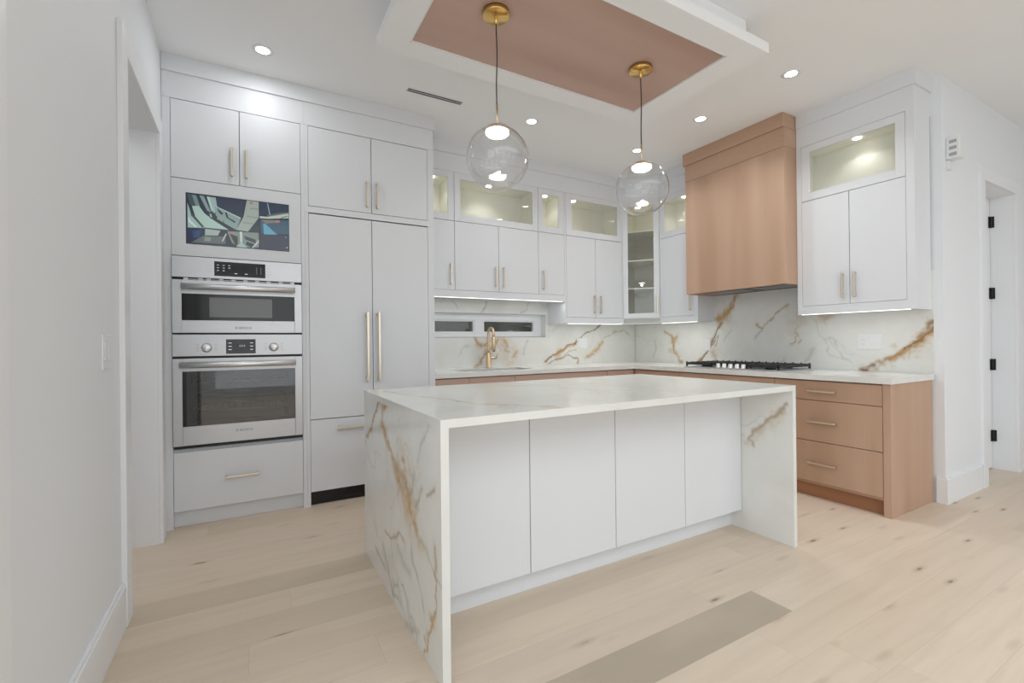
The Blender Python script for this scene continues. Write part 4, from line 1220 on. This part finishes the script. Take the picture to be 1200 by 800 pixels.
b.lathe([(0, 0), (0.030, 0), (0.030, 0.004), (0.027, 0.008), (0.0265, 0.150), (0.024, 0.156), (0.0, 0.156)], (FX, FY, CT), 'z', 28)
b.build('body', FAUC, fa)
pts = [(FX, FY, CT + 0.15)]
top = 1.262; rad = 0.058
for i in range(6): pts.append((FX, FY, CT + 0.15 + (top - CT - 0.15) * (i + 1) / 6))
for i in range(1, 17):
    a = math.pi * i / 16
    pts.append((FX + 0.0 * a, FY - rad + rad * math.cos(a), top + rad * math.sin(a)))
pts.append((FX, FY - 2 * rad, top - 0.04))
MB().tube(pts, 0.014, 16).build('spout', FAUC, fa)
b = MB().lathe([(0, 0), (0.015, 0), (0.019, -0.02), (0.019, -0.13), (0.016, -0.14), (0, -0.14)], (FX, FY - 2 * rad, top - 0.03), 'z', 20)
b.build('spray_head', FAUC, fa)
MB().cyl((FX, FY - 2 * rad, top - 0.178), 0.012, 0.008).build('nozzle', BLACKM, fa)
b = MB().cyl((FX + 0.02, FY, CT + 0.10), 0.013, 0.075, 'x', 16, 0.002)
b.tube([(FX + 0.088, FY, CT + 0.10), (FX + 0.094, FY - 0.01, CT + 0.13), (FX + 0.104, FY - 0.012, CT + 0.19)], [0.007, 0.006, 0.005], 10)
b.build('lever', FAUC, fa)

# backsplashes
bs = thing('backsplash', 'gold-veined white stone backsplash around the window on the back wall', 'backsplash', (2.8, YS, CT))
slab('stone_panel', (1.341, 4.256, YS, 4.345, CT, 1.62), '-y', V_BACK, 0.0, bs, 0.006, hole=(1.341, 2.91, 1.232, 1.482))
b = MB()
# reveals of the window niche
slab('niche_lining', (2.90, 2.9105, YS, WY, 1.232, 1.482), '-x', [], 1.0, bs, 0.02)
bs2 = thing('backsplash', 'gold-veined white stone backsplash behind the cooktop on the right wall', 'backsplash', (XS, 2.8, CT))
slab('stone_panel', (XS, 4.275, 1.385, YS - 0.001, CT, 1.66), '-x', V_RIGHT, 4.0, bs2, 0.006)

# sill and head lining of the niche
slab('niche_sill', (1.341, 2.90, YS, WY, 1.2285, 1.2325), '+z', [], 6.0, bs, 0.03)
MB().box(1.341, 2.90, 4.345, WY, 1.478, 1.482).build('niche_head', TRIM, bs)

# ------------------------------------------------------------------ gas cooktop
ck = thing('gas_cooktop', 'gas cooktop with black cast-iron grates and five steel knobs', 'cooktop', (3.92, 2.615, CT))
KX0, KX1, KY0, KY1 = 3.665, 4.165, 2.150, 3.080
MB().box(KX0, KX1, KY0, KY1, CT, CT + 0.010, 0.004).build('tray', STEEL, ck)
W3 = (KY1 - KY0) / 3
burn = [(3.80, KY0 + W3 / 2), (4.05, KY0 + W3 / 2), (3.95, KY0 + 1.5 * W3), (3.80, KY0 + 2.5 * W3), (4.05, KY0 + 2.5 * W3)]
for i, (x, y) in enumerate(burn):
    r = 0.06 if i == 2 else 0.042
    b = MB().lathe([(0, 0.0), (r, 0.0), (r, 0.012), (r * 0.8, 0.014), (r * 0.8, 0.020), (r * 0.74, 0.024), (0, 0.024)], (x, y, CT + 0.010), 'z', 24)
    b.build('burner', BLACK, ck, loc=(x, y, CT + 0.010))
for g in range(3):
    a, c = KY0 + g * W3 + 0.012, KY0 + (g + 1) * W3 - 0.012
    xa = KX0 + (0.125 if g == 1 else 0.018); xb = KX1 - 0.018
    z0, z1 = CT + 0.028, CT + 0.050
    b = MB()
    for y in (a, c - 0.014): b.box(xa, xb, y, y + 0.014, z0, z1, 0.002)
    for x in (xa, xb - 0.014): b.box(x, x + 0.014, a, c, z0, z1, 0.002)
    b.box(xa, xb, (a + c) / 2 - 0.006, (a + c) / 2 + 0.006, z0, z1 + 0.003, 0.002)
    for fx in ((0.17, 0.33, 0.5, 0.67, 0.83) if g != 1 else (0.25, 0.5, 0.75)):
        x = xa + (xb - xa) * fx
        b.box(x - 0.006, x + 0.006, a, c, z0, z1 + 0.003, 0.002)
    for fy in (0.0, 0.25, 0.5, 0.75, 1.0):
        y = a + (c - a - 0.014) * fy
        for x in (xa, xb - 0.014):
            if fy in (0.0, 1.0): b.box(x, x + 0.014, y, y + 0.014, CT + 0.010, z0 + 0.002, 0.002)
            b.box(x + 0.002, x + 0.012, y + 0.002, y + 0.012, z1 - 0.004, z1 + 0.008, 0.002)
    b.build('grate', IRON, ck)
for i in range(5):
    y = 2.615 + (i - 2) * 0.062
    x = KX0 + 0.055
    k = MB().lathe([(0, 0), (0.024, 0), (0.024, 0.004), (0.019, 0.008), (0.0175, 0.034), (0.015, 0.037), (0, 0.037)], (x, y, CT + 0.010), 'z', 24)
    k.build('knob', CHROME, ck, loc=(x, y, CT + 0.010))

# ------------------------------------------------------------------ under-cabinet lights
def strip(label, x0, x1, y0, y1, z, power):
    power *= 0.7
    long_x = (x1 - x0) > (y1 - y0)
    o = MB().box(x0, x1, y0, y1, z - 0.003, z).build('under_cabinet_light', LED, loc=((x0 + x1) / 2, (y0 + y1) / 2, z))
    tag(o, label, 'light')
    a = area('strip_lamp', (0, 0, -0.010), x1 - x0, y1 - y0, power, (1.0, 0.98, 0.93))
    a.parent = o
    return o
strip('thin glowing light strip under the cabinets above the window', 1.36, 2.90, 4.004, 4.011, 1.5995, 1.5)
strip('thin glowing light strip under the cabinet left of the corner', 2.97, 3.74, 4.004, 4.011, 1.3675, 1.2)
strip('thin glowing light strip under the cabinet between corner and hood', 4.014, 4.021, 3.20, 3.66, 1.3675, 0.8)
strip('thin glowing light strip under the cabinet right of the hood', 4.014, 4.021, 1.43, 2.16, 1.3775, 0.6)

# ------------------------------------------------------------------ outlets and switches
def outlet(name, label, cat, c, face, wv, hv, gang):
    t = thing(name, label, cat, c)
    x, y, z = c
    b = MB()
    if face == '-x': b.box(x - 0.006, x, y - wv / 2, y + wv / 2, z - hv / 2, z + hv / 2, 0.002)
    elif face == '-y': b.box(x - wv / 2, x + wv / 2, y - 0.006, y, z - hv / 2, z + hv / 2, 0.002)
    else: b.box(x, x + 0.006, y - wv / 2, y + wv / 2, z - hv / 2, z + hv / 2, 0.002)
    b.build('cover_plate', PLATE, t)
    for du, dz, w_, h_, kind in gang:
        b = MB()
        def bx(u0, u1, z0_, z1_, o0, o1, bev=0.001):
            if face == '-x': b.box(x - o1, x - o0, y + u0, y + u1, z + z0_, z + z1_, bev)
            elif face == '-y': b.box(x + u0, x + u1, y - o1, y - o0, z + z0_, z + z1_, bev)
            else: b.box(x + o0, x + o1, y + u0, y + u1, z + z0_, z + z1_, bev)
        bx(du - w_ / 2, du + w_ / 2, dz - h_ / 2, dz + h_ / 2, 0.006, 0.0085)
        b.build('rocker' if kind == 's' else 'socket', PLATE, t)
        if kind == 'o':
            b = MB()
            for s in (-1, 1):
                for q in (-0.006, 0.006):
                    if w_ > h_: bx(du + s * w_ * 0.28 - 0.004, du + s * w_ * 0.28 + 0.004, dz + q - 0.001, dz + q + 0.001, 0.0085, 0.0087, 0)
                    else: bx(du + q - 0.001, du + q + 0.001, dz + s * h_ * 0.28 - 0.004, dz + s * h_ * 0.28 + 0.004, 0.0085, 0.0087, 0)
            b.build('slots', GREYP, t)
    return t
outlet('wall_outlet', 'white wide outlet plate on the marble under the right wall cabinet', 'outlet', (XS, 1.778, 1.148), '-x', 0.165, 0.118, [(0.042, 0, 0.034, 0.068, 'o'), (-0.025, 0, 0.07, 0.034, 's')])
outlet('wall_outlet', 'white narrow outlet plate beside the long gold vein left of the cooktop', 'outlet', (XS, 3.262, 1.124), '-x', 0.072, 0.118, [(0, 0, 0.034, 0.068, 'o')])
outlet('wall_outlet', 'white double outlet plate on the back wall marble right of the window', 'outlet', (3.425, YS, 1.155), '-y', 0.125, 0.118, [(-0.028, 0, 0.034, 0.068, 'o'), (0.028, 0, 0.034, 0.068, 'o')])
outlet('light_switch', 'white double light switch plate on the left wall', 'switch', (XL_, 2.28, 1.155), '+x', 0.125, 0.13, [(-0.028, 0.004, 0.034, 0.07, 's'), (0.028, 0.004, 0.034, 0.07, 's')])

# ventilated box on the wall at the right
vb = thing('alarm_box', 'small white box with three grey slots, high on the right wall', 'alarm box', (4.40, 1.335, 2.44))
b = MB().box(4.345, 4.44, 1.258, 1.335, 2.445, 2.60, 0.006)
b.build('housing', PLATE, vb)
b = MB()
for z in (2.475, 2.52, 2.565): b.box(4.3435, 4.345, 1.276, 1.316, z - 0.011, z + 0.011)
b.build('slots', GREYP, vb)
MB().box(4.35, 4.40, 1.318, 1.335, 2.375, 2.44, 0.002).build('bracket', PLATE, vb)

# ------------------------------------------------------------------ island
IX0, IX1, IY0, IY1, IZ, IT = 0.564, 2.698, 1.490, 2.690, 0.913, 0.030
it = thing('island_countertop', 'gold-veined white stone island top with slabs down both ends to the floor', 'countertop', (1.63, 2.09, 0))
slab('top_slab', (IX0, IX1, IY0, IY1, IZ - IT, IZ), '+z', V_TOP, 7.0, it, 0.007, fade=0.6)
slab('end_slab', (IX0, IX0 + IT, IY0, IY1, 0, IZ - IT), '-x', V_LEGL, 9.0, it, 0.005, fade=1.6)
slab('end_slab', (IX1 - IT, IX1, IY0, IY1, 0, IZ - IT), '-x', V_LEGR, 12.0, it, 0.007)
ic = thing('island_cabinet', 'white handleless island cabinet with four flat panels under the stone top', 'cabinet', (1.63, 2.25, 0))
PY = 1.808
MB().box(IX0 + IT + 0.001, IX1 - IT - 0.001, PY + 0.0215, IY1 - 0.04, 0.1145, IZ - IT - 0.001).build('carcass', WHITE, ic)
MB().box(IX0 + IT + 0.001, IX1 - IT - 0.001, PY + 0.074, IY1 - 0.10, 0, 0.1145).build('toe_kick', WHITE, ic)
px = [IX0 + IT + 0.001, 1.116, 1.633, 2.154, IX1 - IT - 0.001]
for a, c in zip(px, px[1:]): fdoor(ic, a, c, 0.1135, IZ - IT - 0.001, PY, 'panel')

# ------------------------------------------------------------------ pendants
def pendant(label, x, y, first=None):
    t = thing('pendant_lamp', label, 'pendant lamp', (x, y, 2.830), 'glass globe pendants over the island')
    cz = 2.100; R_ = 0.158; zt = BZ + 0.008
    MB().lathe([(0, 0), (0.068, 0), (0.068, -0.022), (0.066, -0.024), (0, -0.024)], (x, y, zt), 'z', 40).lathe([(0.008, -0.024), (0.008, -0.06), (0.003, -0.062)], (x, y, zt), 'z', 14).build('canopy', BRASS, t)
    cord = []
    for i in range(13):
        k = i / 12; cord.append((x + 0.004 * math.sin(k * 5.0) * math.sin(k * math.pi), y, zt - 0.055 - (zt - 0.055 - 2.36) * k))
    MB().tube(cord, 0.0032, 8).build('cord', WIRE, t)
    MB().tube([(x, y, 2.37), (x, y, 2.255)], 0.0055, 12).build('stem', GOLD, t)
    cap = MB().lathe([(0, 2.262), (0.030, 2.261), (0.062, 2.250), (0.064, 2.244), (0.064, 2.236), (0.0, 2.236)], (x, y, 0), 'z', 36).build('cap', GOLD, t)
    MB().lathe([(0.058, 2.2355), (0.058, 2.226), (0.050, 2.218), (0, 2.214)], (x, y, 0), 'z', 32).build('led_disc', PEND, t)
    a0 = math.asin(0.062 / R_)
    prof = [(R_ * math.sin(a0 + (math.pi - a0) * i / 40), cz + R_ * math.cos(a0 + (math.pi - a0) * i / 40)) for i in range(41)]
    prof[-1] = (0, prof[-1][1])
    g = MB().lathe(prof, (x, y, 0), 'z', 64).build('globe', GLOBE, t)
    bb = MB(); rr = random.Random(int(x * 100))
    lamp_point('pendant_bulb', (x, y, 2.19), 1.8, (1, 0.97, 0.93), r=0.018, parent=t)
    return t
pendant('clear glass globe pendant with brass canopy, over the left part of the island', 1.097, 2.055)
pendant('clear glass globe pendant with brass canopy, over the right part of the island', 2.092, 2.055)

# ------------------------------------------------------------------ recessed downlights
def downlight(x, y, label, power=None):
    t = thing('ceiling_downlight', label, 'downlight', (x, y, H), 'recessed downlights in the ceiling')
    MB().lathe([(0.038, 0.0), (0.060, 0.0), (0.060, -0.003), (0.040, -0.005), (0.038, 0.0)], (x, y, H), 'z', 32).build('trim_ring', TRIM, t)
    MB().lathe([(0, -0.0015), (0.040, -0.0015), (0.0385, -0.004), (0, -0.004)], (x, y, H), 'z', 28).build('lens', LAMP, t)
    d = bpy.data.lights.new('downlight_lamp', 'AREA'); d.shape = 'DISK'; d.size = 0.08; d.energy = power or K_DOWN; d.color = (0.96, 0.985, 1.0); d.spread = math.radians(180 if power == 2.0 else 125)
    o = bpy.data.objects.new('downlight_lamp', d); o.parent = t; o.location = (0, 0, -0.008); COL.objects.link(o)
    return t
downlight(0.094, 3.312, 'small round ceiling downlight above the oven column', 2.0)
downlight(2.095, 3.306, 'small round ceiling downlight right of the left pendant', 3.0)
downlight(3.325, 3.319, 'small round ceiling downlight behind the right pendant cord', 3.0)
downlight(3.325, 2.591, 'small round ceiling downlight left of the wooden hood', 2.6)
downlight(3.326, 1.843, 'small round ceiling downlight right of the dropped ceiling border')
# linear air slot
vt = thing('ceiling_vent', 'slim black linear air slot in the ceiling left of the globe lamps', 'vent', (1.243, 3.317, H))
MB().box(1.022, 1.464, 3.285, 3.349, H - 0.003, H, 0.001).build('vent_frame', TRIM, vt)
for dy in (-0.012, 0.012): MB().box(1.030, 1.456, 3.317 + dy - 0.007, 3.317 + dy + 0.007, H - 0.0042, H - 0.0028).build('slot', BLACKM, vt)

for o in bpy.data.objects:
    if '_w' in o: del o['_w']
